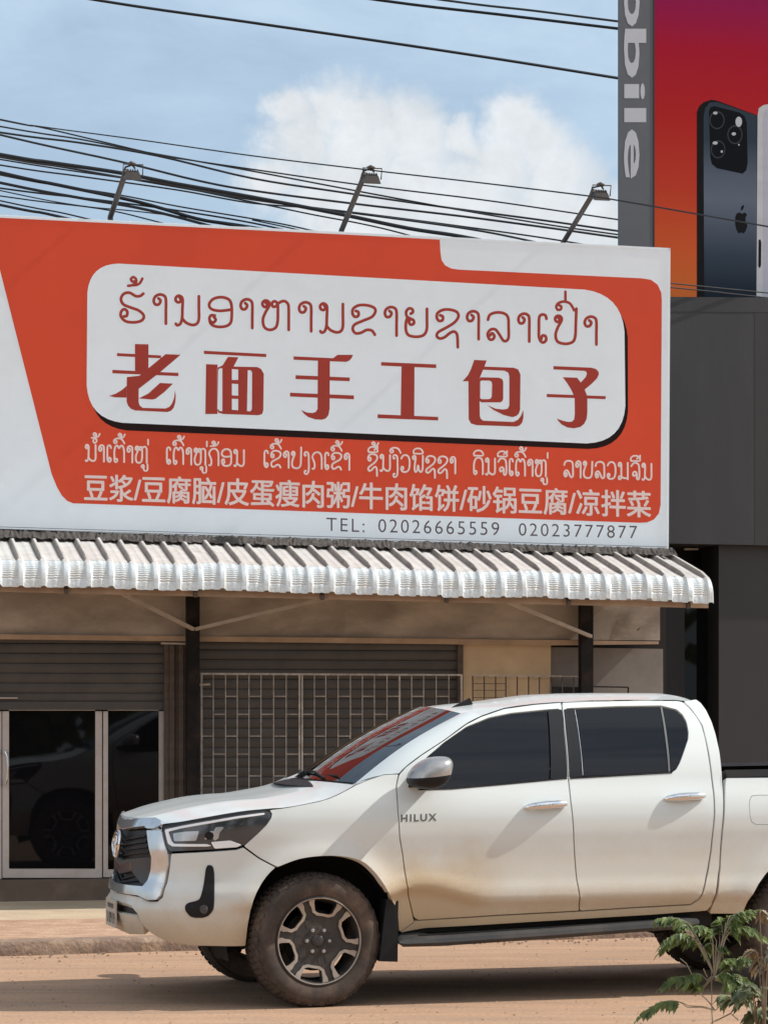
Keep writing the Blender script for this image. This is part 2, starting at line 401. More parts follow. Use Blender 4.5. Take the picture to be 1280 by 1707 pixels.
# loose gravel and crumbs along the kerb foot
g = MB()
for i in range(420):
    s = rng.uniform(-4, 9); o = 0.02 + abs(rng.gauss(0, 0.16)); r = rng.uniform(0.004, 0.016)
    c = kp(s, o, r * 0.4); q = []
    for j in range(6): q.append(c + Vector((math.cos(j) * 0, 0, 0)))
    vs = [c + Vector((r, 0, 0)), c + Vector((-r * .7, r * .6, 0)), c + Vector((-r * .5, -r * .8, 0)), c + Vector((0, 0, r * .8)), c + Vector((0, 0, -r * .5))]
    g.add(vs, [(0, 1, 3), (1, 2, 3), (2, 0, 3), (1, 0, 4), (2, 1, 4), (0, 2, 4)])
structure(mk('kerb_gravel', g, M('kerb')), 'stuff')

# ------------------------------------------------------------------ the shop building behind the shutters
shop = empty('shop_building', fw(3, -0.3, 0.1), 'low brown shop front with roller shutters, tan wall patch and stained metal fascia', 'shop')
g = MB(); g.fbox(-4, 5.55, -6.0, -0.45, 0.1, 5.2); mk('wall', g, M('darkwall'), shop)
def fpr(u, v, b):                                            # (a, z) of a pixel on plane b
    a, _, z = floc(fp(u, v, b)); return a, z
def fprism(name, pxs, b, depth, material, parent, **k):      # outline in photo pixels on plane b, pushed back by depth
    g = MB(); g.prism([fp(u, v, b) for (u, v) in pxs], -FN * depth); return mk(name, g, material, parent, **k)
fascia = MB()
rows = []
for v in range(9):
    row = []
    for i in range(90):
        u = -160 + (1100 + 160) * i / 89
        vv = 966 + (1058.5 + (u) * 0.0085 - 966) * v / 8
        row.append(fp(u, vv, 0.05 + 0.012 * math.sin(u * 0.013 + v * 0.5) + 0.006 * math.sin(u * 0.05 + v) + (0.02 * math.sin(u * .11 + v * 1.1) if u > 1030 else 0)))
    rows.append(row)
fascia.grid(rows[::-1]); mk('fascia', fascia, M('stained'), shop, smooth=60)
fprism('fascia_trim', [(-160, 1056), (930, 1067), (1097, 1071), (1097, 1068), (1098, 1073), (920, 1077), (-160, 1064)][:2] + [(1098, 1069.5), (1098, 1074), (920, 1076), (-160, 1064)], 0.075, 0.05, M('trim'), shop)
g = MB(); g.fbox(-4, 5.3, -0.42, 0.02, 2.44, 2.50); mk('soffit', g, M('darkwall'), shop)
# roller shutters: corrugated curtains
def shutter(name, u0, u1, v0, v1, b, pitch=0.085):
    a0, zt = fpr(u0, v0, b); a1, zt2 = fpr(u1, v0, b); _, zb = fpr((u0 + u1) / 2, v1, b)
    zt = max(zt, zt2); rows = []; z = zb; k = 0
    while z < zt:
        for (dz, db) in ((0, 0), (.18, .006), (.5, .013), (.82, .006), (.9, -.004)):
            rows.append([fw(a0 + (a1 - a0) * i / 6, b + db, z + dz * pitch) for i in range(7)])
        z += pitch
    g = MB(); g.grid(rows); g.fbox(a0, a1, b - 0.015, b + 0.018, zb - 0.07, zb)
    return mk(name, g, M('shutter'), shop, smooth=40)
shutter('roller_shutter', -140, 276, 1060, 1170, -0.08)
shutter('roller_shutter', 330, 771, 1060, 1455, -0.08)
g = MB(); a0, z0 = fpr(-10, 1165, -0.05); g.fbox(a0, a0 + 0.2, -0.06, -0.045, z0, z0 + 0.012); mk('shutter_latch', g, M('strut'), shop)
# wall pieces to the right
fprism('plaster_pier', [(771, 1066), (918, 1072), (918, 1462), (771, 1462)], -0.05, 0.3, M('tanwall'), shop)
fprism('sheet_panel', [(917, 1079), (1105, 1082), (1106, 1462), (917, 1462)], -0.09, 0.1, M('greysheet'), shop)
fprism('shutter_guide', [(763, 1070), (772, 1070), (772, 1462), (763, 1462)], -0.03, 0.08, M('rusty'), shop)
# bundle of rusty folding grille and battens beside the first shutter
fold = empty('folding_grille', fp(290, 1345, -0.02), 'rusty brown folded steel grille bundle beside the dark post and glass door', 'grille')
fold.location.z = 0.28
for i, (u0, u1, b) in enumerate([(274, 282, 0.0), (283, 291, 0.03), (292, 297, 0.0), (298, 306, 0.035), (307, 313, 0.01)]):
    fprism('batten', [(u0, 1074 + i % 2 * 2), (u1, 1074 + i % 2 * 2), (u1, 1462), (u0, 1462)], b, 0.03, M('rusty'), fold)
fprism('top_bracket', [(269, 1071), (311, 1072), (311, 1075), (269, 1074)], 0.05, 0.07, M('strut'), fold)

# ------------------------------------------------------------------ glass door with aluminium frame
door = empty('glass_door', fw(floc(fp(80, 1467, -0.1))[0], -0.1, 0.28), 'dark glass shop door in pale aluminium frame under the left roller shutter', 'door')
B = -0.1
def framebar(us, vs, name='door_frame', b=B):
    return fprism(name, [(us[0], vs[0]), (us[1], vs[0]), (us[1], vs[1]), (us[0], vs[1])], b, 0.06, M('alu'), door)
def leaf(u0, u1, v0, v1, w, bot):
    lf = MB(); rect = lambda a, b_, c, d: lf.prism([fp(a, c, B), fp(b_, c, B), fp(b_, d, B), fp(a, d, B)], -FN * 0.05)
    rect(u0, u0 + w, v0, v1); rect(u1 - w, u1, v0, v1); rect(u0 + w, u1 - w, v1 - bot, v1); rect(u0 + w, u1 - w, v0 - 10, v0 - 1)
    f_ = mk('door_leaf', lf, M('alu'), door)
    gl = MB(); gl.prism([fp(u0 + w, v0 - 1, B - .022), fp(u1 - w, v0 - 1, B - .022), fp(u1 - w, v1 - bot, B - .022), fp(u0 + w, v1 - bot, B - .022)], -FN * 0.008)
    p = mk('pane', gl, M('doorglass'), None, smooth=None); p.parent = f_; p.location = p.location - f_.location - door.location
    return f_
lv0 = 1186
l1 = leaf(4, 170, lv0, 1464, 11, 15)
l2 = leaf(-150, 2.5, lv0, 1466, 11, 15)
l3 = leaf(172, 273, lv0, 1463, 8, 13)
for (u, s) in ((9.0, 1), (-2.0, -1)):
    g = MB(); pts = [fp(u, 1254, B + .01), fp(u, 1254, B + .05), fp(u + 3 * s, 1262, B + .06), fp(u + 4 * s, 1280, B + .062), fp(u + 3 * s, 1298, B + .06), fp(u, 1306, B + .05), fp(u, 1306, B + .01)]
    g.tube(pts, 0.009, 8)
    for v in (1254, 1306): g.tube([fp(u, v, B + .0), fp(u, v, B + .018)], 0.02, 10)
    h = mk('handle', g, M('chromehandle'), None, smooth=50); pl = l1 if s == 1 else l2
    h.parent = pl; h.location = h.location - pl.location - door.location

# ------------------------------------------------------------------ posts and struts that carry the awning
def post(u0, u1, label, vtop=975):
    t = empty('awning_post', fp((u0 + u1) / 2, 1345, 0.12), label, 'post', 'steel posts under the awning'); t.location.z = 0.28
    a0, z1 = fpr(u0, vtop, 0.2); a1, _ = fpr(u1, vtop, 0.2)
    g = MB(); g.fbox(a0, a1, 0.10, 0.20, 0.28, z1 + .05); mk('column', g, M('post'), t)
    g = MB(); g.fbox(a0 - .04, a1 + .04, 0.06, 0.24, 0.281, 0.295); mk('base_plate', g, M('post'), t)
    return t
p1 = post(312, 333, 'dark steel post between the two roller shutters, right of the folded grille')
p2 = post(969, 989, 'dark steel post in front of the grey sheet panel above the white truck cab')
def strut(u0, v0, u1, v1, par, b1=1.05):
    g = MB(); g.bar(fp(u0, v0, 0.22), fp(u1, v1, b1), 0.028, 0.028); mk('strut', g, M('strut'), par)
strut(322, 1049, 180, 978, p1); strut(326, 1049, 598, 985, p1)
strut(985, 1061, 816, 991, p2)

# ------------------------------------------------------------------ white steel security grille
gr = empty('security_grille', fw(2.4, 0.02, 0.28), 'pale steel security grille with brick pattern bars in front of the brown shutter', 'grille')
def gbar(g, u0, v0, u1, v1, w=0.011, b=0.02): g.bar(fp(u0, v0, b), fp(u1, v1, b), w, w)
VT, VB = 1124, 1462
cols = [336, 355.5, 376, 395.5, 415, 435, 456, 477, 499, 503.5, 524, 543, 563.5, 584, 604, 624, 645, 665, 686, 706, 727, 748, 769]
fr = MB()
gbar(fr, 334, VT - .5, 771, VT + 1.5, 0.016); gbar(fr, 336, VT, 336, VB, .016); gbar(fr, 499, VT, 499, VB, .014); gbar(fr, 503.5, VT, 503.5, VB, .014)
gbar(fr, 666, VT, 666, VB, .014); gbar(fr, 769, VT, 769, VB, .016); gbar(fr, 334, VB, 771, VB, .016)
mk('grille_frame', fr, M('grille_paint'), gr)
bars = MB(); rungs = MB()
for i in range(len(cols) - 1):
    u0, u1 = cols[i], cols[i + 1]
    if u1 - u0 < 8: continue
    gbar(bars, u1, VT + 1, u1, VB, .007)
    v = VT + (37 if i % 2 == 0 else 67)
    while v < VB: gbar(rungs, u0, v, u1, v, .007); v += 66.5
bars.add(rungs.v, rungs.f); mk('bar_lattice', bars, M('grille_paint'), gr)
g = MB(); gbar(g, 332, 1142, 350, 1141, .016, .03); mk('latch', g, M('strut'), gr)
gr2 = empty('railing_panel', fw(4.6, 0.02, 0.28), 'rusty steel railing panel in front of the tan wall pier', 'railing')
g = MB(); b2 = MB(); gbar(g, 787, 1126, 975, 1128, .012); gbar(g, 975, 1127, 975, 1460, .014)
for u in (788, 807, 826, 843, 862, 881, 899, 918, 937, 956): gbar(b2, u, 1126, u, 1460, .010)
for v in (1140, 1151, 1163):
    gbar(b2, 788, v, 843, v, .006)
mk('grille_frame', g, M('grille_paint'), gr2); mk('upright_bars', b2, M('rusty'), gr2)
fprism('meter_box', [(921, 1145), (972, 1146), (972, 1462), (921, 1462)], 0.0, 0.05, M('black'), gr2)
tb = empty('folding_table', fw(5.2, 0.1, 0.28), 'thin dark metal frame standing between the right post and the truck roof', 'frame')
g = MB(); gbar(g, 990, 1145, 1047, 1146, .012, .05); gbar(g, 1047, 1146, 1047, 1460, .012, .05); mk('tube_frame', g, M('post'), tb)

# ------------------------------------------------------------------ corrugated awning
aw = empty('metal_awning', fw(2.5, 0.9, 2.4), 'corrugated zinc awning with curved crimped front edge below the big sign', 'awning')
def prof_awn():
    pts = [(0.18, 0.03, 0, 0)]; bz = [(0.18, .035), (1.24, -0.30)]
    for i in range(1, 9): t = i / 8; pts.append((0.18 + 1.06 * t, 0.035 - 0.25 * t, 0, 0))
    n = 44
    a_s = math.atan2(-0.29, 1.06); cx, cz, r = 1.24 + 0.17 * math.sin(a_s), 0.035 - .25 - 0.17 * math.cos(a_s), 0.17
    for i in range(1, n + 1):
        ang = (math.pi / 2 + a_s) * (1 - i / n) + 0.02
        pts.append((cx + r * math.cos(ang), cz + r * math.sin(ang), 1, i / n))
    pts.append((cx + r + .002, cz - 0.035, 0, 0)); pts.append((cx + r + .002, cz - 0.06, 0, 0))
    return pts
PA = prof_awn()
aL, zL = fpr(0, 901, 0.18); aR, zR = fpr(1117, 931, 0.18)
zaw = lambda a: zL + (zR - zL) * (a - aL) / (aR - aL)
pitch = (aR - aL) / 32.6
rows = []
na = int((aR - (aL - 0.9)) / pitch * 18)
for (b, z, cr, t) in PA:
    row = []
    for i in range(na + 1):
        a = aR - (aR - (aL - 0.9)) * i / na
        ph = ((aR - a) / pitch) % 1.0
        rib = (0.032 if b < 1.23 else 0.020) * max(0.0, min(1.0, (0.14 - abs(ph - 0.14)) / 0.055)) if ph < 0.28 else 0.0
        small = 0.004 if 0.55 < ph < 0.68 else 0.0
        rib_i = int((aR - a) / pitch); sag = 0.006 * math.sin(a * 2.1) + 0.004 * math.sin(a * 5.3 + 1) + 0.006 * math.sin(rib_i * 12.9898) * (1 if b > 1.2 else .3) + (0.008 if rib_i % 5 == 3 else 0)
        cr_w = (0.0065 * (0.5 - 0.5 * math.cos(2 * math.pi * t * 11)) if cr and ph > 0.26 else 0.0)
        nx, nz_ = (0.26, 0.965) if b < 1.23 else (0.8, 0.6)
        h = rib + small - cr_w
        row.append(fw(a, b + h * nx, zaw(a) + z + h * nz_ + sag))
    rows.append(row)
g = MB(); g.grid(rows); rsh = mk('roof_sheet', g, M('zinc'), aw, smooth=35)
rsh.data.materials.append(M('zinc_dusty')); rsh.data.materials.append(M('zinc_rib_shade'))
for p_ in rsh.data.polygons: p_.material_index = 0 if p_.index >= 9 * na else (2 if 0.16 < (((aR - (aR - (aR - (aL - 0.9)) * ((p_.index % na) + .5) / na)) / pitch) % 1.0) < 0.34 else 1)  # dark stripe paints in the shaded left side of each rib
g = MB()
for (b, z) in ((1.27, -0.455), (0.75, -0.24)):
    g.bar(fw(aL - .9, b, zaw(aL - .9) + z), fw(aR - .02, b, zaw(aR) + z), 0.04, 0.05)
mk('purlin', g, M('trim'), aw)
for a in np.arange(aL - .6, aR, 1.05):
    g = MB(); g.bar(fw(a, 0.2, zaw(a) - 0.06), fw(a, 1.33, zaw(a) - .47), 0.03, 0.045); mk('rafter', g, M('rusty'), aw)
# crumpled flashing strip where the awning meets the sign
rows = []
for j in range(4):
    row = []
    for i in range(340):
        a = aL - .9 + (aR - .01 - aL + .9) * i / 339
        row.append(fw(a, 0.20 + 0.07 * j + rng.uniform(-.015, .015), zaw(a) + (0.085, 0.085, 0.05, 0.012)[j] + rng.uniform(-.009, .009)))
    rows.append(row)
g = MB(); g.grid(rows[::-1]); mk('flashing', g, M('debris'), aw)

# ------------------------------------------------------------------ the big shop sign
SB = 0.27; TILT = R(6.6)
zsb = floc(fp(560, 908, SB))[2]
S_P0 = fw(0, SB, zsb)
S_UP = (Vector((0, 0, 1)) * math.cos(TILT) + FN * math.sin(TILT)); S_N = (FN * math.cos(TILT) - Vector((0, 0, 1)) * math.sin(TILT))
def sp(u, v, lift=0.0): return on_plane(u, v, S_P0 + S_N * (lift * 0.25), S_N)     # prints lie a millimetre or two apart
sign = empty('shop_sign', fw(2.6, SB, zsb), 'large red and white shop sign with lettering in two scripts above the awning', 'sign')
SOUT = [(-170, 349), (1117, 413), (1114, 921), (-170, 876)]
g = MB(); g.prism([sp(u, v) for (u, v) in SOUT][::-1], -S_N * 0.16)
mk('board', g, M('vinyl_white'), sign)
def sprint(name, polys, holes, lift, material, h=None):
    g = MB(); plate(g, [p for p in polys], list(holes), lambda u, v: sp(u, v, lift), h)
    return mk(name, g, material, sign, fix=False)
def rrect(tl, tr, br, bl, rad, k=8):
    """rounded corners on a quadrilateral given in pixels"""
    c = [Vector(p) for p in (tl, tr, br, bl)]; out = []
    for i in range(4):
        p, a, b = c[i], c[i - 1], c[(i + 1) % 4]; r = rad if not isinstance(rad, (list, tuple)) else rad[i]
        s = p + (a - p).normalized() * r; e = p + (b - p).normalized() * r
        for j in range(k + 1):
            t = j / k; q = s * (1 - t)**2 + p * 2 * t * (1 - t) * .86 + (s + e) * .5 * 2 * t * (1 - t) * .14 + e * t * t; out.append((q.x, q.y))
    return out
red = [(-20, 361.5), (0, 360.5), (400, 381), (733, 399)] + \
      [(734, 420), (736, 433), (742, 442), (752, 447), (765, 449)] + [(1070, 463.5), (1085, 466), (1096, 474), (1102, 487), (1103, 500)] + \
      [(1101, 842), (1098, 856), (1090, 866), (1078, 871), (1064, 871.5)] + [(140, 839.5), (122, 839), (112, 835), (103, 826), (95, 812), (86, 790)] + [(45, 628), (0, 450)]
red = resample(red, 60)
sprint('red_field', [red], [], 0.003, M('vinyl_red'))
wp = rrect((146, 436), (1040, 486), (1043, 742), (144, 702), (52, 66, 66, 60))
sh = rrect((150, 452), (1046, 500), (1047, 751), (150, 715), (52, 62, 66, 62))
sprint('panel_shadow', [sh], [], 0.005, M('vinyl_shadow'))
sprint('white_panel', [wp], [], 0.007, M('vinyl_white'))
for k_, (va, vb) in enumerate(((878.5, 911.5), (882, 915))):
    g = MB(); pts = [(-165, va - 5.6), (1112, vb), (1112, vb + .8), (-165, va - 4.8)]
    g.add([sp(u, v, .003) for (u, v) in pts], [(0, 1, 2, 3)]); mk('border_line', g, M('vinyl_grey'), sign)
g = MB()                                                     # raised edge strips of the board
for (p, q) in (((-170, 352), (1117, 415)), ((1115.5, 414), (1112.5, 921))):
    g.bar(sp(*p, .002), sp(*q, .002), 0.02, 0.004, S_N)
mk('edge_strip', g, M('vinyl_white'), sign)

# characters of the title, traced stroke by stroke
def z4(*p): return [(160 + x / 4.571, 450 + y / 4.571) for (x, y) in p]
def z5(*p): return [(430 + x / 3.879, 470 + y / 3.879) for (x, y) in p]
def z6(*p): return [(720 + x / 3.765, 470 + y / 3.765) for (x, y) in p]
def z1(*p): return [(120 + x / 2.4615, 430 + y / 2.4615) for (x, y) in p]
title = [
 ([z4((160, 632), (495, 650), (495, 672), (160, 655)), z4((125, 760), (628, 783), (628, 808), (125, 786)),
   z4((297, 563), (400, 565), (400, 790), (297, 790)), z4((530, 640), (645, 645), (480, 785), (325, 905), (325, 965), (232, 972), (235, 815), (330, 805)),
   z4((235, 815), (325, 880), (325, 1005), (332, 1030), (355, 1050), (530, 1055), (560, 1042), (580, 1015), (595, 975), (602, 915), (608, 960), (604, 1010), (592, 1050), (572, 1072), (545, 1082), (300, 1070), (268, 1058), (245, 1035), (233, 1000)),
   z4((236, 880), (234, 972), (150, 970), (97, 960), (150, 942), (200, 912)), z4((487, 860), (587, 865), (520, 930), (455, 980), (430, 987), (325, 978), (400, 940))], []),
 ([z1((541, 380), (797, 393), (797, 406), (541, 393)), z1((550, 435), (597, 437), (597, 640), (547, 640)),
   z1((640, 405), (683, 407), (663, 445), (760, 447), (776, 455), (787, 475), (785, 625), (780, 640), (765, 645), (620, 640), (600, 634), (596, 620), (596, 450), (618, 440))],
  [z1((600, 459), (606, 452), (617, 452), (617, 628), (605, 628), (599, 618)), z1((656, 455), (682, 457), (682, 500), (656, 500)), z1((656, 515), (682, 517), (682, 565), (656, 563)),
   z1((656, 577), (682, 578), (682, 625), (656, 622)), z1((721, 460), (733, 460), (739, 468), (738, 620), (732, 629), (718, 628))]),
 ([z5((230, 480), (485, 492), (515, 470), (615, 470), (605, 492), (590, 508), (570, 516), (230, 502)), z5((243, 602), (593, 617), (593, 641), (243, 627)), z5((207, 715), (620, 733), (620, 758), (207, 740)),
   z5((387, 500), (465, 505), (463, 820), (455, 862), (438, 882), (415, 890), (370, 888), (325, 873), (298, 852), (277, 827), (315, 843), (350, 847), (374, 840), (385, 820))], []),
 ([z5((796, 517), (1152, 532), (1152, 556), (796, 540)), z5((928, 535), (1012, 540), (1010, 878), (922, 874)), z5((773, 855), (1165, 872), (1165, 895), (773, 880))], []),
 ([z6((265, 488), (343, 492), (325, 540), (300, 600), (297, 640), (228, 622), (192, 622), (225, 585), (245, 545)),
   z6((228, 600), (297, 600), (300, 840), (306, 858), (322, 870), (510, 878), (540, 864), (558, 840), (573, 803), (574, 850), (566, 882), (550, 900), (530, 907), (280, 898), (245, 888), (230, 860)),
   z6((325, 530), (510, 537), (540, 547), (555, 580), (553, 800), (545, 825), (530, 840), (505, 848), (450, 835), (390, 805), (345, 772), (400, 795), (450, 800), (475, 795), (485, 775), (485, 590), (478, 568), (455, 556), (318, 550)),
   z6((305, 597), (420, 600), (440, 608), (447, 625), (447, 730), (443, 745), (430, 755), (310, 755), (296, 745), (297, 610))],
  [z6((303, 622), (312, 618), (360, 618), (374, 626), (377, 640), (375, 715), (370, 730), (355, 735), (312, 735), (302, 728))]),
 ([z6((762, 527), (1000, 537), (1028, 545), (1045, 562), (1047, 580), (1035, 605), (1000, 640), (958, 675), (925, 640), (965, 595), (972, 575), (968, 562), (955, 557), (762, 548)),
   z6((820, 597), (910, 600), (930, 625), (960, 680), (972, 710), (975, 740), (975, 820), (970, 860), (955, 890), (930, 910), (890, 918), (850, 913), (815, 895), (795, 875), (783, 857), (820, 870), (855, 878), (878, 876), (892, 862), (896, 830), (895, 730), (885, 700), (870, 670), (845, 630)),
   z6((720, 702), (1090, 716), (1090, 735), (720, 722))], []),
]
g = MB()
for polys, holes in title: plate(g, polys, holes, lambda u, v: sp(u, v, .009))
mk('title_lettering', g, M('vinyl_deep'), sign, fix=False)

# Lao letters as pen strokes in a unit box (height 1)
LAO = {
 'ho': (.98, [[(.93, .96), (.80, .88), (.62, .88), (.38, .99), (.15, .95), (.04, .78), (.14, .60), (.45, .49), (.76, .39), (.95, .22), (.86, .06), (.55, 0), (.22, .04), (.04, .20), (.05, .36), (.17, .44), (.29, .36), (.27, .22), (.15, .20)]]),
 'aa': (.46, [[(.18, .86), (.25, .78), (.19, .66), (.08, .66), (.03, .78), (.08, .92), (.22, .99), (.36, .95), (.42, .82), (.42, .4), (.42, .01)]]),
 'no': (.86, [[(.17, .92), (.22, .85), (.15, .77), (.05, .81), (.04, .92), (.13, .99), (.23, .95), (.27, .84), (.26, .5), (.25, .24), (.19, .06), (.09, .01), (.04, .06)], [(.25, .24), (.38, .10), (.58, .02), (.74, .06), (.81, .22), (.81, .6), (.81, .97)]]),
 'o': (.82, [[(.20, .33), (.26, .24), (.19, .15), (.09, .18), (.05, .29), (.11, .39), (.23, .38)], [(.05, .27), (.10, .10), (.28, .01), (.55, .01), (.73, .10), (.79, .28), (.79, .7), (.70, .92), (.45, 1), (.18, .94), (.04, .76), (.12, .60), (.40, .54), (.78, .58)]]),
 'h': (.98, [[(.14, .92), (.20, .85), (.13, .77), (.05, .82), (.04, .92), (.13, .99), (.24, .95), (.26, .82), (.13, .58), (.05, .35), (.10, .10), (.28, .01), (.47, .08), (.54, .28), (.55, .6), (.54, .86), (.46, .96), (.36, .92), (.37, .80), (.47, .79), (.60, .92), (.76, .97), (.88, .88), (.91, .7), (.91, .01)]]),
 'kh': (.84, [[(.14, .80), (.23, .76), (.22, .63), (.10, .61), (.03, .72), (.06, .88), (.25, .99), (.52, .99), (.75, .91), (.80, .78), (.68, .60), (.38, .47), (.10, .34), (.04, .18), (.14, .05), (.32, .07), (.50, .16), (.66, .15), (.74, .07), (.78, 0)]]),
 'ny': (.82, [[(.20, .80), (.28, .86), (.25, .96), (.13, .98), (.04, .86), (.07, .70), (.19, .63), (.30, .57), (.31, .46), (.20, .42), (.14, .52), (.20, .62)], [(.10, .68), (.04, .52), (.03, .25), (.12, .06), (.38, 0), (.64, .05), (.76, .24), (.77, .6), (.77, .97)]]),
 'x': (.80, [[(.14, .80), (.23, .76), (.22, .63), (.10, .61), (.03, .72), (.06, .88), (.25, .99), (.50, .99), (.71, .91), (.76, .75), (.62, .55), (.34, .37), (.08, .22), (.03, .08), (.14, .0), (.30, .05), (.46, .18), (.60, .24), (.70, .17), (.73, 0), (.74, -.30)]]),
 'l': (.84, [[(.05, .74), (.12, .91), (.35, .99), (.62, .96), (.77, .82), (.79, .5), (.79, .14), (.71, .02), (.59, .04), (.45, .25), (.31, .41), (.14, .40), (.04, .25), (.10, .08), (.22, .07), (.28, .18), (.20, .28), (.12, .20)]]),
 'e': (.38, [[(.33, .84), (.29, .96), (.16, .99), (.06, .88), (.05, .5), (.05, .22), (.11, .06), (.22, .01), (.32, .10), (.29, .23), (.18, .25), (.14, .13)]]),
 'p': (.84, [[(.14, .92), (.20, .85), (.13, .77), (.05, .82), (.04, .92), (.13, .99), (.24, .95), (.26, .82), (.13, .58), (.05, .32), (.12, .08), (.40, 0), (.66, .07), (.75, .27), (.77, .7), (.79, 1.24)]]),
 'b': (.84, [[(.14, .92), (.20, .85), (.13, .77), (.05, .82), (.04, .92), (.13, .99), (.24, .95), (.26, .82), (.13, .58), (.05, .32), (.12, .08), (.40, 0), (.66, .07), (.75, .27), (.77, .6), (.78, .98)]]),
 't': (.84, [[(.13, .20), (.24, .20), (.26, .08), (.16, .01), (.06, .08), (.04, .3), (.04, .68), (.13, .94), (.28, .99), (.41, .84), (.55, .99), (.70, .94), (.79, .70), (.80, .4), (.80, .01)]]),
 'd': (.84, [[(.13, .20), (.24, .20), (.26, .08), (.16, .01), (.06, .08), (.04, .3), (.06, .68), (.20, .93), (.44, 1), (.68, .92), (.79, .70), (.80, .4), (.80, .01)]]),
 'k': (.84, [[(.05, .02), (.16, .01), (.22, .12), (.22, .34), (.12, .55), (.05, .72), (.18, .92), (.44, 1), (.68, .92), (.79, .70), (.80, .4), (.80, .01)]]),
 'ng': (.44, [[(.16, .80), (.07, .78), (.03, .88), (.10, .98), (.24, .98), (.36, .86), (.38, .5), (.38, .02), (.34, -.20), (.20, -.32), (.05, -.27), (.06, -.14), (.16, -.13)]]),
 'v': (.78, [[(.06, .80), (.20, .96), (.44, 1), (.66, .88), (.74, .52), (.66, .14), (.42, 0), (.16, .03), (.05, .18), (.12, .31), (.23, .25), (.18, .14)]]),
 'ph': (.90, [[(.14, .92), (.20, .85), (.13, .77), (.05, .82), (.04, .92), (.13, .99), (.24, .95), (.26, .80), (.20, .5), (.18, .16), (.26, .02), (.38, .12), (.46, .42), (.54, .12), (.68, .02), (.80, .14), (.84, .5), (.85, .98)]]),
 'j': (.78, [[(.05, .80), (.20, .96), (.44, 1), (.66, .90), (.73, .62), (.73, .18), (.64, .02), (.52, .08), (.52, .34), (.40, .47), (.24, .44), (.18, .31), (.28, .22), (.40, .29)]]),
 'm': (.90, [[(.17, .92), (.22, .85), (.15, .77), (.05, .81), (.04, .92), (.13, .99), (.23, .95), (.27, .84), (.27, .5), (.27, .14), (.20, .01), (.07, .02), (.06, .14), (.20, .19), (.45, .08), (.82, .06)], [(.82, .0), (.82, .5), (.82, .98)]]),
}
MARK = {   # strokes relative to the middle of the consonant, y from the consonant's top (or foot for uu)
 'tho': [[(-.20, .0), (-.05, .02), (.07, .10), (.08, .22), (-.02, .29), (-.10, .22), (-.04, .14), (.05, .15)], [(-.05, .02), (.10, .03), (.22, .10), (.30, .24)]],
 'ek': [[(0, 0), (.0, .30)]],
 'kon': [[(-.24, .20), (-.16, .16), (-.17, .06), (-.28, .04), (-.34, .14), (-.28, .26), (-.08, .33), (.14, .28), (.26, .14), (.32, .02)]],
 'i': [[(-.26, .02), (-.28, .18), (-.12, .31), (.12, .31), (.27, .18), (.26, .02), (-.26, .02)]],
 'ii': [[(-.26, .02), (-.28, .18), (-.12, .31), (.12, .31), (.27, .18), (.26, .02), (-.26, .02)], [(.10, .14), (.18, .22), (.28, .20), (.30, .34)]],
 'ue': [[(-.26, .02), (-.28, .18), (-.12, .31), (.12, .31), (.27, .18), (.26, .02), (-.26, .02)], [(.27, .10), (.31, .34)]],
 'ring': [[(-.10, .16), (-.02, .25), (.09, .20), (.10, .08), (0, .0), (-.09, .05), (-.10, .16)]],
 'uu': [[(-.24, -.15), (-.14, -.12), (-.10, -.22), (-.18, -.28), (-.25, -.22), (-.22, -.14)], [(-.12, -.18), (-.10, -.42), (.02, -.47), (.12, -.40), (.12, -.08)]],
}
def ribbon(g, pts, w, mp):
    """a low domed stroke: middle raised, edges sunk, so crossings never share a plane"""
    pts = catmull(pts, 5); n = len(pts); k = len(g.v); seg = 6
    for i, p in enumerate(pts):
        a = pts[max(0, i - 1)]; b = pts[min(n - 1, i + 1)]
        t = Vector((b[0] - a[0], b[1] - a[1]));
        if t.length < 1e-9: t = Vector((1, 0))
        t.normalize(); nx, ny = -t.y, t.x
        g.v += [tuple(mp(p[0] + nx * w / 2, p[1] + ny * w / 2, -.0008)), tuple(mp(p[0], p[1], .0022)), tuple(mp(p[0] - nx * w / 2, p[1] - ny * w / 2, -.0008))]
    for i in range(n - 1):
        a = k + 3 * i; g.f += [(a, a + 3, a + 4, a + 1), (a + 1, a + 4, a + 5, a + 2)]
    for e, s in ((0, -1), (n - 1, 1)):
        p = pts[e]; q = pts[e + (1 if e == 0 else -1)]; t = Vector((p[0] - q[0], p[1] - q[1]))
        if t.length < 1e-9: continue
        t.normalize(); c = k + 3 * e; tip = len(g.v)
        for ang in (-60, -20, 20, 60):
            ca, sa = math.cos(R(ang)), math.sin(R(ang)); g.v.append(tuple(mp(p[0] + (t.x * ca - t.y * sa) * w / 2, p[1] + (t.x * sa + t.y * ca) * w / 2, -.0008)))
        ring = [c] + ([tip + 0, tip + 1, tip + 2, tip + 3] if False else [tip + 3, tip + 2, tip + 1, tip]) + [c + 2]
        if e == 0: ring = [c + 2] + [tip + 3, tip + 2, tip + 1, tip] + [c]
        for i in range(len(ring) - 1): g.f.append((c + 1, ring[i], ring[i + 1]))
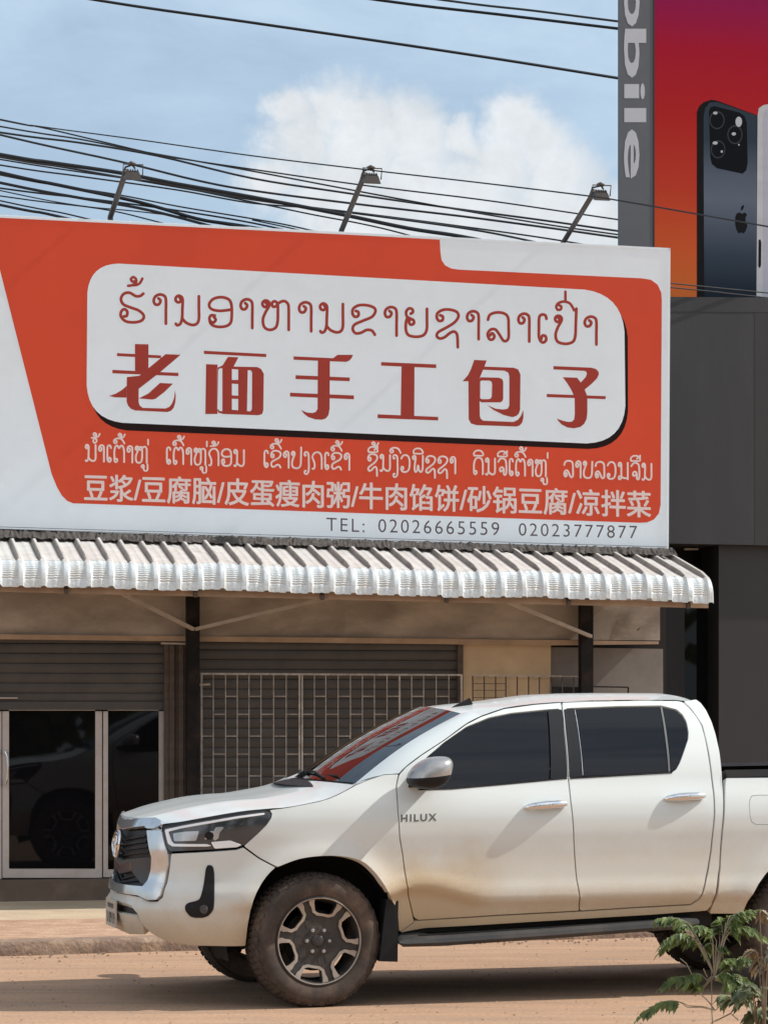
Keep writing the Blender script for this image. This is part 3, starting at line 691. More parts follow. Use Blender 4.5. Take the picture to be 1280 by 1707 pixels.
def lao(g, name, x0, x1, yb, yt, lift, marks=(), wpx=4.2):
    w, strokes = LAO[name]; sx = (x1 - x0) / w; sy = yb - yt; asp = sx / sy
    slope = 0.047
    def mp(x, y, l): return sp(x0 + x * sy, yb + (x * sy) * 0 - y * sy + x * sy * slope * 0, lift + l)
    ww = wpx / sy
    for s in strokes: ribbon(g, [(x * asp, y) for (x, y) in s], ww, mp)
    mx = w * asp / 2; base = 1.10
    for (mk_, dy, dx) in marks:
        for s in MARK[mk_]: ribbon(g, [(mx + dx + x * .95, (y + base + dy) if mk_ != 'uu' else y) for (x, y) in s], ww * .92, mp)
g = MB()
for (n_, x0, x1, yb, yt, mks) in [
 ('ho', 200, 241, 537, 487, [('tho', .12, .05)]), ('aa', 254.7, 278.6, 539.7, 490, ()), ('no', 291, 334, 542.3, 492, ()), ('o', 346.6, 387.5, 544.5, 495, ()),
 ('aa', 399.6, 422.5, 547, 498, ()), ('h', 435.7, 484.7, 550, 500, ()), ('aa', 497, 520.7, 552.5, 503, ()), ('no', 532, 574, 554.6, 505, ()),
 ('kh', 586, 627.7, 557.7, 508, ()), ('aa', 640, 663, 559.7, 511, ()), ('ny', 675, 714, 561, 513, ()), ('x', 726.6, 766, 564, 515.5, ()),
 ('aa', 777, 799.7, 565.6, 518, ()), ('l', 811, 850, 568.8, 520, ()), ('aa', 862.6, 884, 569.6, 522, ()), ('e', 896, 913, 571, 523.5, ()),
 ('p', 923.7, 963, 572.8, 525.5, [('kon', .06, -.02), ('ek', .44, -.02)]), ('aa', 973, 996, 574.4, 527, ())]:
    lao(g, n_, x0, x1, yb, yt, .009, mks, 4.9)
mk('lao_title', g, M('vinyl_deep'), sign, fix=False)
T_, K_, E_, UU = 'tho', 'kon', 'ek', 'uu'
words = [
 (142, 246, [('no', [('ring', 0, .25), (T_, .30, .25)]), ('aa', ()), ('e', ()), ('t', [(K_, 0, 0), (T_, .32, .05)]), ('aa', ()), ('h', [(UU, 0, .25), (E_, .0, .4)])]),
 (277, 407.5, [('e', ()), ('t', [(K_, 0, 0), (T_, .32, .05)]), ('aa', ()), ('h', [(UU, 0, .25), (E_, 0, .4)]), ('k', [(T_, .05, 0)]), ('o', ()), ('no', ())]),
 (439.6, 583, [('e', ()), ('kh', [(K_, 0, 0), (T_, .32, .05)]), ('aa', ()), ('p', ()), ('ng', ()), ('k', ()), ('e', ()), ('kh', [(K_, 0, 0), (T_, .32, .05)]), ('aa', ())]),
 (613, 759.5, [('x', [('ii', 0, 0), (T_, .32, .05)]), ('no', ()), ('ng', [(K_, 0, 0)]), ('v', ()), ('ph', [('i', 0, 0)]), ('x', ()), ('x', ()), ('aa', ())]),
 (789, 911, [('d', [('i', 0, 0)]), ('no', ()), ('j', [('ii', 0, 0)]), ('e', ()), ('t', [(K_, 0, 0), (T_, .32, .05)]), ('aa', ()), ('h', [(UU, 0, .25), (E_, .0, .4)])]),
 (939.5, 1086.6, [('l', ()), ('aa', ()), ('b', ()), ('l', ()), ('v', ()), ('m', ()), ('j', [('ii', 0, 0)]), ('no', ())]),
]
for (x0, x1, gl) in words:
    g = MB()
    gap = 0.18; tot = sum(LAO[n_][0] for n_, _ in gl) + gap * (len(gl) - 1); k_ = (x1 - x0) / tot; x = x0
    for n_, mks in gl:
        w = LAO[n_][0] * k_; yb = 769 + (x - 142) * 0.0337
        lao(g, n_, x, x + w, yb, yb - 28, .006, mks, 3.0); x += w + gap * k_
    mk('lao_menu_word', g, M('vinyl_pink'), sign, fix=False)
def text_mesh(s, bold=0.0, spacing=1.0):
    c = bpy.data.curves.new('lettering', 'FONT'); c.body = s; c.offset = bold; c.space_character = spacing; c.resolution_u = 3
    o = bpy.data.objects.new('lettering', c); COL.objects.link(o); dg = bpy.context.evaluated_depsgraph_get(); dg.update()
    m = o.evaluated_get(dg).to_mesh(); vs = [tuple(v.co) for v in m.vertices]; fs = [tuple(p.vertices) for p in m.polygons]
    o.evaluated_get(dg).to_mesh_clear(); bpy.data.objects.remove(o); bpy.data.curves.remove(c)
    xs = [v[0] for v in vs]; ys = [v[1] for v in vs]; x0, x1, y0, y1 = min(xs), max(xs), min(ys), max(ys)
    return [((v[0] - x0) / (x1 - x0), (v[1] - y0) / (y1 - y0)) for v in vs], fs
def quad_text(g, s, bl, br, tl, tr, mapper, bold=0.0, spacing=1.0):
    vs, fs = text_mesh(s, bold, spacing); out = []
    for (x, y) in vs:
        p = [(bl[i] * (1 - x) + br[i] * x) * (1 - y) + (tl[i] * (1 - x) + tr[i] * x) * y for i in (0, 1)]; out.append(mapper(*p))
    return g.add(out, fs)
g = MB()
for k_, (du, dv) in enumerate(((0, 0), (.85, 0), (-.85, 0), (0, .7), (0, -.7), (.6, .5), (-.6, .5), (.6, -.5), (-.6, -.5))):
    quad_text(g, '豆浆/豆腐脑/皮蛋瘦肉粥/牛肉馅饼/砂锅豆腐/凉拌菜', (141 + du, 835 + dv), (1084.5 + du, 863 + dv), (141 + du, 790 + dv), (1084.5 + du, 819 + dv), lambda u, v: sp(u, v, .0055 + .0002 * k_))
mk('chinese_menu_line', g, M('vinyl_pink'), sign, fix=False)
g = MB(); mp_ = lambda u, v: sp(u, v, .004)
for (tx_, *q4) in (('TEL:', (544, 885), (607.5, 887.5), (544, 863), (607.5, 865.5)), ('02026665559', (630.5, 887.3), (832, 892.8), (630.5, 865), (832, 870.5)),
                    ('02023777877', (864.5, 893), (1062, 897.8), (864.5, 871.8), (1062, 876.6))):
    g = MB(); quad_text(g, tx_, *q4, mp_, -0.006, 1.22); mk('telephone_lettering', g, M('vinyl_grey'), sign, fix=False)
#@@NEXT
# ------------------------------------------------------------------ flood lamps on bent pipes along the sign's top edge
def flood(foot, head, label):
    b0, b1 = 0.14, 0.72
    f_ = fp(*foot, b0); h_ = fp(*head, b1)
    t = empty('flood_lamp', f_, label, 'lamp', 'flood lamps above the sign')
    g = MB(); g.tube([f_ - Vector((0, 0, .3)), f_, h_ - Vector((0, 0, .02)), h_ + (h_ - f_).normalized() * .06], 0.024, 8); mk('pipe', g, M('lamp'), t, smooth=50)
    c = h_ + FA * 0.06 + FN * 0.10 + Vector((0, 0, -0.01))
    ax = FA; ay = (FN * 0.85 + Vector((0, 0, -.35))).normalized(); az = ax.cross(ay).normalized()
    if az.z < 0: az = -az
    def q(x, y, z): return c + (ax * x + ay * y + az * z) * 0.84
    g = MB(); w, d = .085, .075                                 # finned housing, wider at the mouth
    g.hexa([q(-w, -d, -.05), q(-w, d, -.05), q(w, d, -.05), q(w, -d, -.05), q(-w * .7, -d * .6, .02), q(-w * .7, d * .6, .02), q(w * .7, d * .6, .02), q(w * .7, -d * .6, .02)])
    for i in range(5):
        x = -w * .55 + w * 1.1 * i / 4; g.hexa([q(x - .004, -d * .5, .021), q(x - .004, d * .5, .021), q(x + .004, d * .5, .021), q(x + .004, -d * .5, .021),
                                                q(x - .004, -d * .4, .04), q(x - .004, d * .4, .04), q(x + .004, d * .4, .04), q(x + .004, -d * .4, .04)])
    mk('housing', g, M('lamp'), t)
    g = MB(); g.add([q(-w * .9, -d * .9, -.053), q(w * .9, -d * .9, -.053), q(w * .9, d * .9, -.053), q(-w * .9, d * .9, -.053)], [(0, 1, 2, 3)]); mk('lens', g, M('lampglass'), t)
    g = MB(); g.tube([q(-w - .012, 0, -.02), q(-w - .012, 0, .09), q(w + .012, 0, .09), q(w + .012, 0, -.02)], 0.006, 6)
    g.tube([q(-.05, 0, .09), q(-.02, 0.01, .11), q(.02, 0, .09)], .014, 6)
    mk('bracket', g, M('lamp'), t)
    g = MB(); pts = [h_ + Vector((0, 0, .02)), h_ + Vector((.01, 0, .06)), q(-.01, 0, .085), q(.02, 0, .05)]; g.tube(pts, .008, 6); mk('cable', g, M('wire'), t)
    return t
flood((184, 361), (207, 290), 'leftmost flood lamp on a leaning pipe, above the left rounded panel corner of the sign')
flood((569, 384), (604, 296), 'middle flood lamp on a leaning pipe above the sign, under the white cloud')
flood((938, 405), (985, 324), 'right flood lamp on a leaning pipe, next to the grey lettered pylon')

# ------------------------------------------------------------------ dark building on the right with its billboard
bd = empty('dark_building', fw(6.6, -0.4, 0.1), 'dark grey clad shop building standing right of the sign, behind the truck bed', 'building')
Bf = -0.25
def bprism(name, pxs, b, depth, m): return fprism(name, pxs, b, depth, m, bd)
bprism('upper_cladding', [(1060, 496), (1118, 496), (1500, 499), (1500, 913), (1060, 905)][::-1], Bf, 1.6, M('cladding'))
bprism('cladding_coping', [(1060, 494), (1500, 497), (1500, 521), (1060, 519)][::-1], Bf + 0.003, 0.3, M('cladding'))
bprism('side_wing', [(1258, 500), (1500, 500), (1500, 912), (1258, 909)][::-1], Bf + 0.0015, 0.2, M('cladbrown'))
bprism('pillar', [(1198, 909), (1500, 913), (1500, 1545), (1198, 1545)][::-1], Bf - 0.1, 0.5, M('cladbrown'))
bprism('recess_back', [(1030, 900), (1215, 905), (1215, 1560), (1030, 1560)][::-1], Bf - 0.9, 0.2, M('black'))
bprism('door_jamb', [(1101, 1000), (1141, 1000), (1141, 1550), (1101, 1550)][::-1], Bf - .35, 0.1, M('black'))
bprism('shop_glass', [(1141, 1003), (1200, 1003), (1200, 1550), (1141, 1550)][::-1], Bf - .42, 0.02, M('doorglass'))
bprism('lintel_lamp', [(1141, 914), (1164, 914), (1164, 917), (1141, 917)][::-1], Bf - .4, 0.03, M('strut'))
g = MB(); a0 = fpr(1110, 905, Bf)[0]; g.fbox(a0 - .1, a0 + 4, -14, Bf - 1.0, 0.1, 6.0); mk('wall', g, M('cladding'), bd)
# billboard: pylon strip with lettering and a poster box
BB = -0.5
t = empty('billboard', fp(1180, 497, BB), 'tall red and orange billboard with phone pictures beside a grey lettered pylon', 'billboard')
fprism('pylon', [(1033, -140), (1089, -140), (1089, 470), (1033, 470)][::-1], BB, 0.06, M('signgrey'), t)
# print: colour runs from orange at the foot through red to purple
m = bpy.data.materials.new('poster_print'); m.use_nodes = True; nt = m.node_tree; bs = nt.nodes['Principled BSDF']
tcn = nt.nodes.new('ShaderNodeTexCoord'); sx = nt.nodes.new('ShaderNodeSeparateXYZ'); nt.links.new(tcn.outputs['Object'], sx.inputs[0])
mrn = nt.nodes.new('ShaderNodeMapRange'); nt.links.new(sx.outputs['Z'], mrn.inputs[0]); mrn.inputs[1].default_value = 0.0; mrn.inputs[2].default_value = 3.6
rp = nt.nodes.new('ShaderNodeValToRGB'); nt.links.new(mrn.outputs[0], rp.inputs[0])
els = [(0.0, (.55, .135, .032)), (.12, (.51, .088, .026)), (.28, (.43, .042, .022)), (.46, (.37, .018, .018)), (.64, (.32, .010, .028)), (.74, (.25, .010, .06)), (1.0, (.12, .01, .10))]
rp.color_ramp.elements[0].color = els[0][1] + (1,); rp.color_ramp.elements[1].position = 1.0; rp.color_ramp.elements[1].color = els[-1][1] + (1,)
for p, c in els[1:-1]: e = rp.color_ramp.elements.new(p); e.color = c + (1,)
nt.links.new(rp.outputs[0], bs.inputs['Base Color']); bs.inputs['Roughness'].default_value = 0.7; bs.inputs['Specular IOR Level'].default_value = 0.05; MATS['poster'] = m
fprism('poster', [(1090, -140), (1500, -140), (1500, 499), (1090, 495)][::-1], BB + .003, 0.10, M('poster'), t)
fprism('poster_edge', [(1088.5, -140), (1091, -140), (1091, 495), (1088.5, 495)][::-1], BB + .0045, 0.08, M('black'), t)
mat('phone_blue', (0.045, 0.062, 0.088), 0.4, var=0.1, scale=1.0); mat('phone_edge', (0.010, 0.010, 0.012), 0.7, spec=0.05); mat('print_black', (0.006, 0.007, 0.010), 0.7, spec=0.05); mat('phone_light', (0.36, 0.36, 0.42), 0.4, var=.06)
mat('phone_silver', (0.42, 0.42, 0.44), 0.4); mat('lens_ring', (0.035, 0.04, 0.048), 0.6, spec=0.1); mat('lens_glint', (0.4, 0.42, 0.45), 0.4)
m = bpy.data.materials.new('phone_print'); m.use_nodes = True; nt = m.node_tree; bs = nt.nodes['Principled BSDF']
tcn = nt.nodes.new('ShaderNodeTexCoord'); sx = nt.nodes.new('ShaderNodeSeparateXYZ'); nt.links.new(tcn.outputs['Object'], sx.inputs[0])
mrn = nt.nodes.new('ShaderNodeMapRange'); nt.links.new(sx.outputs['Z'], mrn.inputs[0]); mrn.inputs[1].default_value = 0.0; mrn.inputs[2].default_value = 1.8
rp = nt.nodes.new('ShaderNodeValToRGB'); nt.links.new(mrn.outputs[0], rp.inputs[0])
rp.color_ramp.elements[0].color = (0.012, 0.018, 0.028, 1); rp.color_ramp.elements[1].color = (0.03, 0.042, 0.055, 1)
for p, c in ((0.22, (0.035, 0.05, 0.072)), (0.5, (0.105, 0.13, 0.17)), (0.62, (0.085, 0.105, 0.14)), (0.8, (0.03, 0.045, 0.06))): e = rp.color_ramp.elements.new(p); e.color = c + (1,)
nt.links.new(rp.outputs[0], bs.inputs['Base Color']); bs.inputs['Roughness'].default_value = 0.7; bs.inputs['Specular IOR Level'].default_value = 0.05; MATS['phone_print'] = m
def zb(*p): return [(1000 + x / 3.282, y / 3.282) for (x, y) in p]
def bprint(name, polys, lift, material, holes=()):
    g = MB(); plate(g, polys, holes, lambda u, v: fp(u, v, BB + .003 + lift * .3)); return mk(name, g, material, t, fix=False)
bprint('phone_picture', [zb((530, 610), (545, 575), (570, 555), (610, 543), (640, 548), (870, 632), (858, 1634), (530, 1625))], .003, M('phone_edge'))
bprint('phone_back', [zb((566, 640), (575, 590), (600, 558), (640, 556), (858, 630), (856, 1630), (570, 1622))], .005, M('phone_print'))
bprint('camera_bump', [zb((596, 605), (605, 585), (625, 578), (760, 612), (790, 632), (803, 670), (808, 890), (800, 930), (780, 948), (640, 918), (612, 895), (604, 860))], .007, M('print_black'))
def disc(cx, cy, rx, ry, n=18): return zb(*[(cx + rx * math.cos(2 * math.pi * i / n), cy + ry * math.sin(2 * math.pi * i / n)) for i in range(n)])
for ds_ in (disc(640, 655, 42, 50), disc(738, 735, 42, 52), disc(646, 815, 40, 50)): bprint('camera_ring', [ds_], .0085, M('lens_ring'), [[((x - sum(p[0] for p in ds_) / len(ds_)) * .86 + sum(p[0] for p in ds_) / len(ds_), (y - sum(p[1] for p in ds_) / len(ds_)) * .86 + sum(p[1] for p in ds_) / len(ds_)) for (x, y) in ds_]])
for ds_ in (disc(759, 664, 18, 28), disc(631, 616, 12, 8), disc(732, 730, 12, 9), disc(630, 780, 14, 9), disc(666, 827, 6, 7), disc(760, 790, 4, 5)): bprint('camera_lens', [ds_], .009, M('lens_glint'))
bprint('phone_emblem', [zb((740, 1185), (748, 1165), (765, 1160), (776, 1168), (792, 1160), (804, 1172), (796, 1190), (797, 1212), (807, 1232), (797, 1262), (786, 1276), (772, 1270), (758, 1275), (746, 1255), (739, 1225)),
                        zb((770, 1150), (772, 1130), (785, 1117), (788, 1128), (782, 1145))], .007, M('phone_edge'))
bprint('second_phone', [zb((862, 632), (868, 590), (895, 572), (930, 566), (1300, 700), (1300, 1645), (856, 1634))], .004, M('phone_silver'))
bprint('second_phone_back', [zb((893, 640), (905, 600), (930, 590), (1300, 720), (1300, 1640), (893, 1632))], .006, M('phone_light'))
bprint('side_button', [zb((868, 1310), (878, 1308), (882, 1325), (881, 1450), (875, 1466), (866, 1455))], .008, M('phone_edge'))
g = MB(); lm = lambda u, v: fp(u, v, BB + .0015)
# lettering reads downwards: the letters' feet are on the left
quad_text(g, 'bile', (1040, 47), (1040, 297), (1077, 47), (1077, 297), lm, 0.02)
quad_text(g, 'mo', (1040, -150), (1040, 43), (1066, -150), (1066, 43), lm, 0.02)
mk('pylon_lettering', g, M('letter'), t, fix=False)

# ------------------------------------------------------------------ overhead cables
def cable(pts, px, label, dl=31.0, dr=31.0, name='overhead_cable'):
    pts = [(p[0], p[1]) for p in pts]
    a, b = pts[0], pts[1]; pts = [(a[0] - 420, a[1] - (b[1] - a[1]) / (b[0] - a[0]) * 420 - 12)] + pts if a[0] < 1050 and a[0] != 420 else pts
    a, b = pts[-2], pts[-1]
    if 330 < b[1] + 0 and b[0] < 1030: pts.append((b[0] + 110, b[1] + (b[1] - a[1]) / (b[0] - a[0]) * 110 + 6))
    elif 1030 < b[0] < 1060: pts.append((b[0] + 420, b[1] + (b[1] - a[1]) / (b[0] - a[0]) * 420))
    elif b[0] < 150: pts.append((b[0] + 110, b[1] + (b[1] - a[1]) / (b[0] - a[0]) * 110 + 6))
    cm = catmull(pts, 5); u0, u1 = cm[0][0], max(cm[-1][0], cm[0][0] + 1)
    w = [P(u, v, dl + (dr - dl) * (u - u0) / (u1 - u0)) for (u, v) in cm]
    g = MB(); g.tube(w, px * 0.62 * (dl + dr) * .5 / F, 6)
    o = mk(name, g, M('wire'), None, smooth=60)
    return tag(o, label, 'cable', 'overhead cables behind the sign')
CB = [
 ([(0, 198), (66, 210), (230, 232), (420, 259), (600, 281), (800, 304), (980, 326), (1033, 334), (1160, 356), (1290, 379)], 2.0, 'topmost thin cable over the sign, running on in front of the billboard', 31, 21.5),
 ([(0, 199), (66, 211), (164, 234), (262, 257), (328, 268), (420, 281.5), (600, 307.5), (800, 332), (965, 356), (1040, 367)], 2.2, 'thin cable second from the top of the bunch behind the lamps, ending at the pylon', 31, 31),
 ([(0, 210), (131, 231), (230, 250.5), (328, 268), (420, 284.5), (620, 322.5), (770, 350), (920, 375), (1040, 392)], 2.4, 'cable third from the top where the bunch leaves the left edge, behind the left lamp', 32, 31),
 ([(0, 220), (131, 237), (262, 259), (420, 296.5), (570, 320), (720, 342), (900, 366), (1040, 386)], 3.0, 'cable passing just above the left lamp head, dropping to the foot of the pylon', 31, 32),
 ([(0, 224), (197, 268), (328, 300), (420, 317), (590, 339), (770, 360), (920, 380), (1040, 397)], 3.2, 'cable meeting the left lamp head from above left', 33, 32),
 ([(0, 257), (82, 270), (197, 287), (295, 306), (420, 328), (570, 357), (680, 380), (770, 394)], 5.6, 'thickest black cable, crossing the left lamp pipe near its head', 32, 32),
 ([(0, 261), (100, 277), (197, 294), (295, 311), (420, 332), (570, 352), (760, 378), (860, 396)], 3.0, 'cable pressed against the underside of the thickest cable', 33, 32),
 ([(0, 265), (197, 295), (262, 304), (420, 336), (520, 357), (600, 372), (668, 388)], 2.2, 'thin cable right below the thickest cable, ending at the sign top past the middle lamp', 32.5, 32),
 ([(0, 274.5), (131, 293), (295, 316), (420, 338), (560, 350), (800, 381), (955, 404)], 2.4, 'long thin cable ending at the foot of the right lamp pipe', 33, 33),
 ([(0, 287), (98, 308), (230, 336), (328, 364), (390, 375)], 5.0, 'thick cable sinking behind the sign just right of the left lamp', 32, 32),
 ([(0, 291), (100, 309), (197, 324), (300, 344), (420, 364), (490, 377)], 2.2, 'thin cable crossing the middle of the left lamp pipe', 33, 32),
 ([(0, 304), (131, 329), (230, 346), (328, 370)], 4.2, 'heavy cable crossing the left lamp pipe low down', 32, 32),
 ([(0, 313), (164, 332.5), (300, 351), (420, 371)], 2.6, 'cable running between the heavy low cables left of the lamp pipe', 33, 33),
 ([(0, 317), (131, 342), (230, 352), (390, 372)], 1.8, 'thin low cable crossing the foot of the left lamp pipe', 34, 33),
 ([(0, 326), (164, 347), (250, 366)], 2.0, 'thin cable sinking behind the sign left of the lamp foot', 33, 33),
 ([(0, 334), (111, 356)], 2.2, 'short stretch of cable low over the sign at the left edge', 33, 33),
 ([(0, 341), (79, 356)], 4.0, 'lowest thick cable over the sign top at the left edge', 32, 32),
 ([(420, 366), (520, 388)], 2.0, 'short thin cable end left of the middle lamp foot', 32, 32),
 ([(160, -1), (400, 34), (600, 63), (820, 96), (1040, 131)], 4.0, 'lower long cable across the open sky at the top', 33, 33),
 ([(630, -1), (830, 23), (1040, 48)], 4.0, 'middle cable at the top of the picture, left of the pylon', 33, 33),
 ([(738, -1), (890, 17), (1040, 36)], 3.2, 'uppermost cable at the top of the picture, left of the pylon', 33, 33),
 ([(1100, 470), (1190, 479), (1290, 489), (1900, 550)], 1.8, 'upper of two thin cables crossing the foot of the billboard', 24.85, 26.4),
 ([(1100, 477), (1190, 486), (1290, 497), (1900, 560)], 1.8, 'lower of two thin cables crossing the foot of the billboard', 24.82, 26.37),
]
for c_ in CB: cable(*c_)
#@@NEXT
# ------------------------------------------------------------------ the pickup truck
mat('rubber', (0.052, 0.037, 0.029), 0.85, var=0.35, scale=9, dirt=((0.135, 0.088, 0.060), 1.0, 4.0), grain=0.25)
mat('tread', (0.040, 0.028, 0.022), 0.9, var=0.3, scale=30, dirt=((0.10, 0.066, 0.045), 0.8, 8.0))
mat('rim_dark', (0.028, 0.026, 0.025), 0.45, var=0.2, scale=20, dirt=((0.07, 0.045, 0.03), 0.6, 12.0))
mat('rim_face', (0.42, 0.37, 0.32), 0.38, metal=0.6, var=0.12, scale=15, dirt=((0.25, 0.17, 0.12), 0.5, 9.0))
mat('trim_black', (0.010, 0.010, 0.011), 0.55, var=0.15, scale=8, spec=0.25, dirt=((0.03, 0.024, 0.02), 0.4, 5.0))
mat('pillar_black', (0.012, 0.013, 0.015), 0.28, var=0.1, spec=0.3)
mat('tint', (0.007, 0.009, 0.013), 0.02, var=0.05, spec=0.27)
mat('windscreen', (0.012, 0.013, 0.015), 0.015, var=0.05, spec=0.9)
mat('chrome', (0.78, 0.78, 0.79), 0.10, metal=1.0, var=0.03, dirt=((0.52, 0.44, 0.36), 0.35, 7.0))
mat('letter_chrome', (0.20, 0.20, 0.20), 0.25, metal=0.6, var=.05)
mat('chrome_soft', (0.66, 0.67, 0.68), 0.16, metal=0.75, var=0.03, dirt=((0.55, 0.47, 0.38), 0.4, 7.0))
mat('grille_grey', (0.030, 0.031, 0.033), 0.5, var=.1); mat('grille_red_reflection', (0.10, 0.055, 0.05), 0.3, metal=.5)
mat('chrome_dusty_trim', (0.16, 0.16, 0.16), 0.3, metal=0.5, var=.1)
mat('lamp_dark', (0.040, 0.044, 0.050), 0.12, var=0.2, coat=0.6)
mat('lamp_clear', (0.40, 0.43, 0.46), 0.15, metal=0.4, coat=0.8)
mat('drl', (0.82, 0.84, 0.86), 0.25, var=0.02, coat=0.8)
mat('chassis', (0.010, 0.009, 0.008), 0.9)
mat('board_grey', (0.035, 0.036, 0.038), 0.55, var=0.15, dirt=((0.09, 0.07, 0.055), 0.5, 6.0))
mat('plate_white', (0.46, 0.40, 0.33), 0.6, var=0.15, scale=20)
mat('plate_ink', (0.06, 0.05, 0.05), 0.6)

def paint_material():
    """pearl white lacquer with reddish road dust sprayed up from the wheels and along the sills"""
    m = bpy.data.materials.new('pearl_paint'); m.use_nodes = True; t = m.node_tree; b = t.nodes['Principled BSDF']
    N_ = lambda k, **kw: (lambda n: ([setattr(n, a, c) for a, c in kw.items()], n)[1])(t.nodes.new(k))
    L = t.links.new
    def mth(op, *a):
        n = N_('ShaderNodeMath', operation=op)
        for i, x in enumerate(a):
            if isinstance(x, (int, float)): n.inputs[i].default_value = x
            else: L(x, n.inputs[i])
        return n.outputs[0]
    def smooth(x, a, c, lo, hi):
        n = N_('ShaderNodeMapRange', interpolation_type='SMOOTHSTEP'); L(x, n.inputs[0])
        for i, q in enumerate((a, c, lo, hi)): n.inputs[i + 1].default_value = q
        return n.outputs[0]
    tcn = N_('ShaderNodeTexCoord'); sx = N_('ShaderNodeSeparateXYZ'); L(tcn.outputs['Object'], sx.inputs[0])
    def noise(sc, det, rough):
        n = N_('ShaderNodeTexNoise'); n.inputs['Scale'].default_value = sc; n.inputs['Detail'].default_value = det; n.inputs['Roughness'].default_value = rough
        L(tcn.outputs['Object'], n.inputs['Vector']); return n.outputs['Fac']
    n1 = noise(2.3, 7, 0.6); n2 = noise(11, 8, 0.65); n3 = noise(90, 8, 0.75)
    X, Z = sx.outputs['X'], sx.outputs['Z']
    zz = mth('ADD', Z, mth('ADD', mth('MULTIPLY', mth('SUBTRACT', n1, 0.5), 0.30), mth('MULTIPLY', mth('SUBTRACT', n2, 0.5), 0.10)))
    sill = smooth(zz, 0.40, 0.78, 0.62, 0.0)                          # splash along the sills
    rear_of_wheel = mth('MULTIPLY', smooth(mth('ADD', X, mth('MULTIPLY', n1, .25)), 0.30, 0.72, 0.0, 1.0), smooth(mth('ADD', X, mth('MULTIPLY', n1, .3)), 0.75, 1.5, 1.0, 0.0))
    fan = mth('MULTIPLY', rear_of_wheel, smooth(zz, 0.50, 1.05, 0.95, 0.0))
    veil = mth('MULTIPLY', smooth(zz, 0.80, 1.06, 0.42, 0.06), smooth(X, -0.9, 0.5, 0.35, 1.0))                          # thin dust veil, deepened to paint in the tan ground reflection
    dust = mth('MINIMUM', 0.92, mth('MULTIPLY', mth('ADD', mth('MAXIMUM', sill, fan), veil), mth('ADD', 0.62, mth('MULTIPLY', n3, 0.72))))
    mx = N_('ShaderNodeMix', data_type='RGBA'); L(dust, mx.inputs['Factor'])
    mx.inputs['A'].default_value = (0.655, 0.70, 0.69, 1); mx.inputs['B'].default_value = (0.46, 0.335, 0.195, 1)
    L(mx.outputs['Result'], b.inputs['Base Color'])
    L(mth('ADD', 0.34, mth('MULTIPLY', dust, 0.5)), b.inputs['Roughness'])
    L(mth('SUBTRACT', 0.72, mth('MULTIPLY', dust, 0.68)), b.inputs['Coat Weight']); b.inputs['Coat Roughness'].default_value = 0.09
    MATS['paint'] = m
paint_material()

TR = Vector((math.cos(PHI), math.sin(PHI), 0)); TN = Vector((math.sin(PHI), -math.cos(PHI), 0))
_c = gp(530, 1681); TO = _c - TN * 0.90 ; TO.z = 0
WB = 3.12; WR = 0.388
truck = empty('pickup_truck', TO, 'dusty white double cab pickup truck with tinted windows parked in front of the shop', 'pickup truck', None, PHI)
def tw(tx, ty, z): return TO + TR * tx + TN * ty + Vector((0, 0, z))
def tl(p): return (p[0], -p[1], p[2])                         # (tx, ty, z) -> local coordinates of the truck
def tpix(u, v, ty):                                          # pixel -> (tx, z) on the plane ty
    p = on_plane(u, v, TO + TN * ty, TN); q = p - TO; return q.dot(TR), p.z
def tpart(name, mb, material, smooth=40, parent=None, fix=True):
    """mesh given in truck coordinates; every part keeps the truck's origin"""
    q = MB(); q.v = [tuple(v) for v in mb.v]; q.f = mb.f
    o = mk(name, q, material, None, smooth, keep=True, fix=fix); o.parent = parent or truck; return o
# plan outline of the body and the side / nose profiles
_pl = [(-1.03, 0), (-1.02, .22), (-.99, .42), (-.925, .60), (-.80, .745), (-.62, .835), (-.40, .880), (-.12, .898), (.3, .905), (4.4, .905)]
_s = [0]
for a, b in zip(_pl, _pl[1:]): _s.append(_s[-1] + math.hypot(b[0] - a[0], b[1] - a[1]))
_fx, _fy = pchip(_s, [p[0] for p in _pl]), pchip(_s, [p[1] for p in _pl])
QQ = np.linspace(0, _s[-1], 2400); BX = _fx(QQ); BY = _fy(QQ); BX[0] = -1.03
for _ in range(40): BX[1:-1] = (BX[:-2] + 2 * BX[1:-1] + BX[2:]) / 4; BY[1:-1] = (BY[:-2] + 2 * BY[1:-1] + BY[2:]) / 4
DX = np.gradient(BX); DY = np.gradient(BY); _l = np.hypot(DX, DY); NX = -DY / _l; NY = DX / _l
def box_smooth(a, k=61):
    p = np.concatenate([np.full(k // 2, a[0]), a, np.full(k // 2, a[-1])]); return np.convolve(p, np.ones(k) / k, 'valid')
NX = box_smooth(NX); NY = box_smooth(NY); NX[0] = -1
Q_AT = lambda tx: float(np.interp(tx, BX, QQ))
offS = pchip([.28, .36, .42, .50, .565, .598, .618, .66, .74, .84, .94, 1.02, 1.09, 1.15, 1.21, 1.27, 1.31, 1.36, 1.45, 1.55, 1.65, 1.72, 1.78, 1.84],
             [-.12, -.080, -.058, -.038, -.024, .001, .013, .012, -.002, -.006, .000, .009, .011, .004, -.010, -.030, -.043, -.056, -.086, -.132, -.185, -.230, -.272, -.345])
offF = pchip([.28, .36, .44, .52, .60, .68, .74, .80, .90, 1.0, 1.06, 1.12, 1.2],
             [-.16, -.085, -.035, -.006, .0, -.005, -.03, -.035, -.03, -.045, -.06, -.10, -.2])
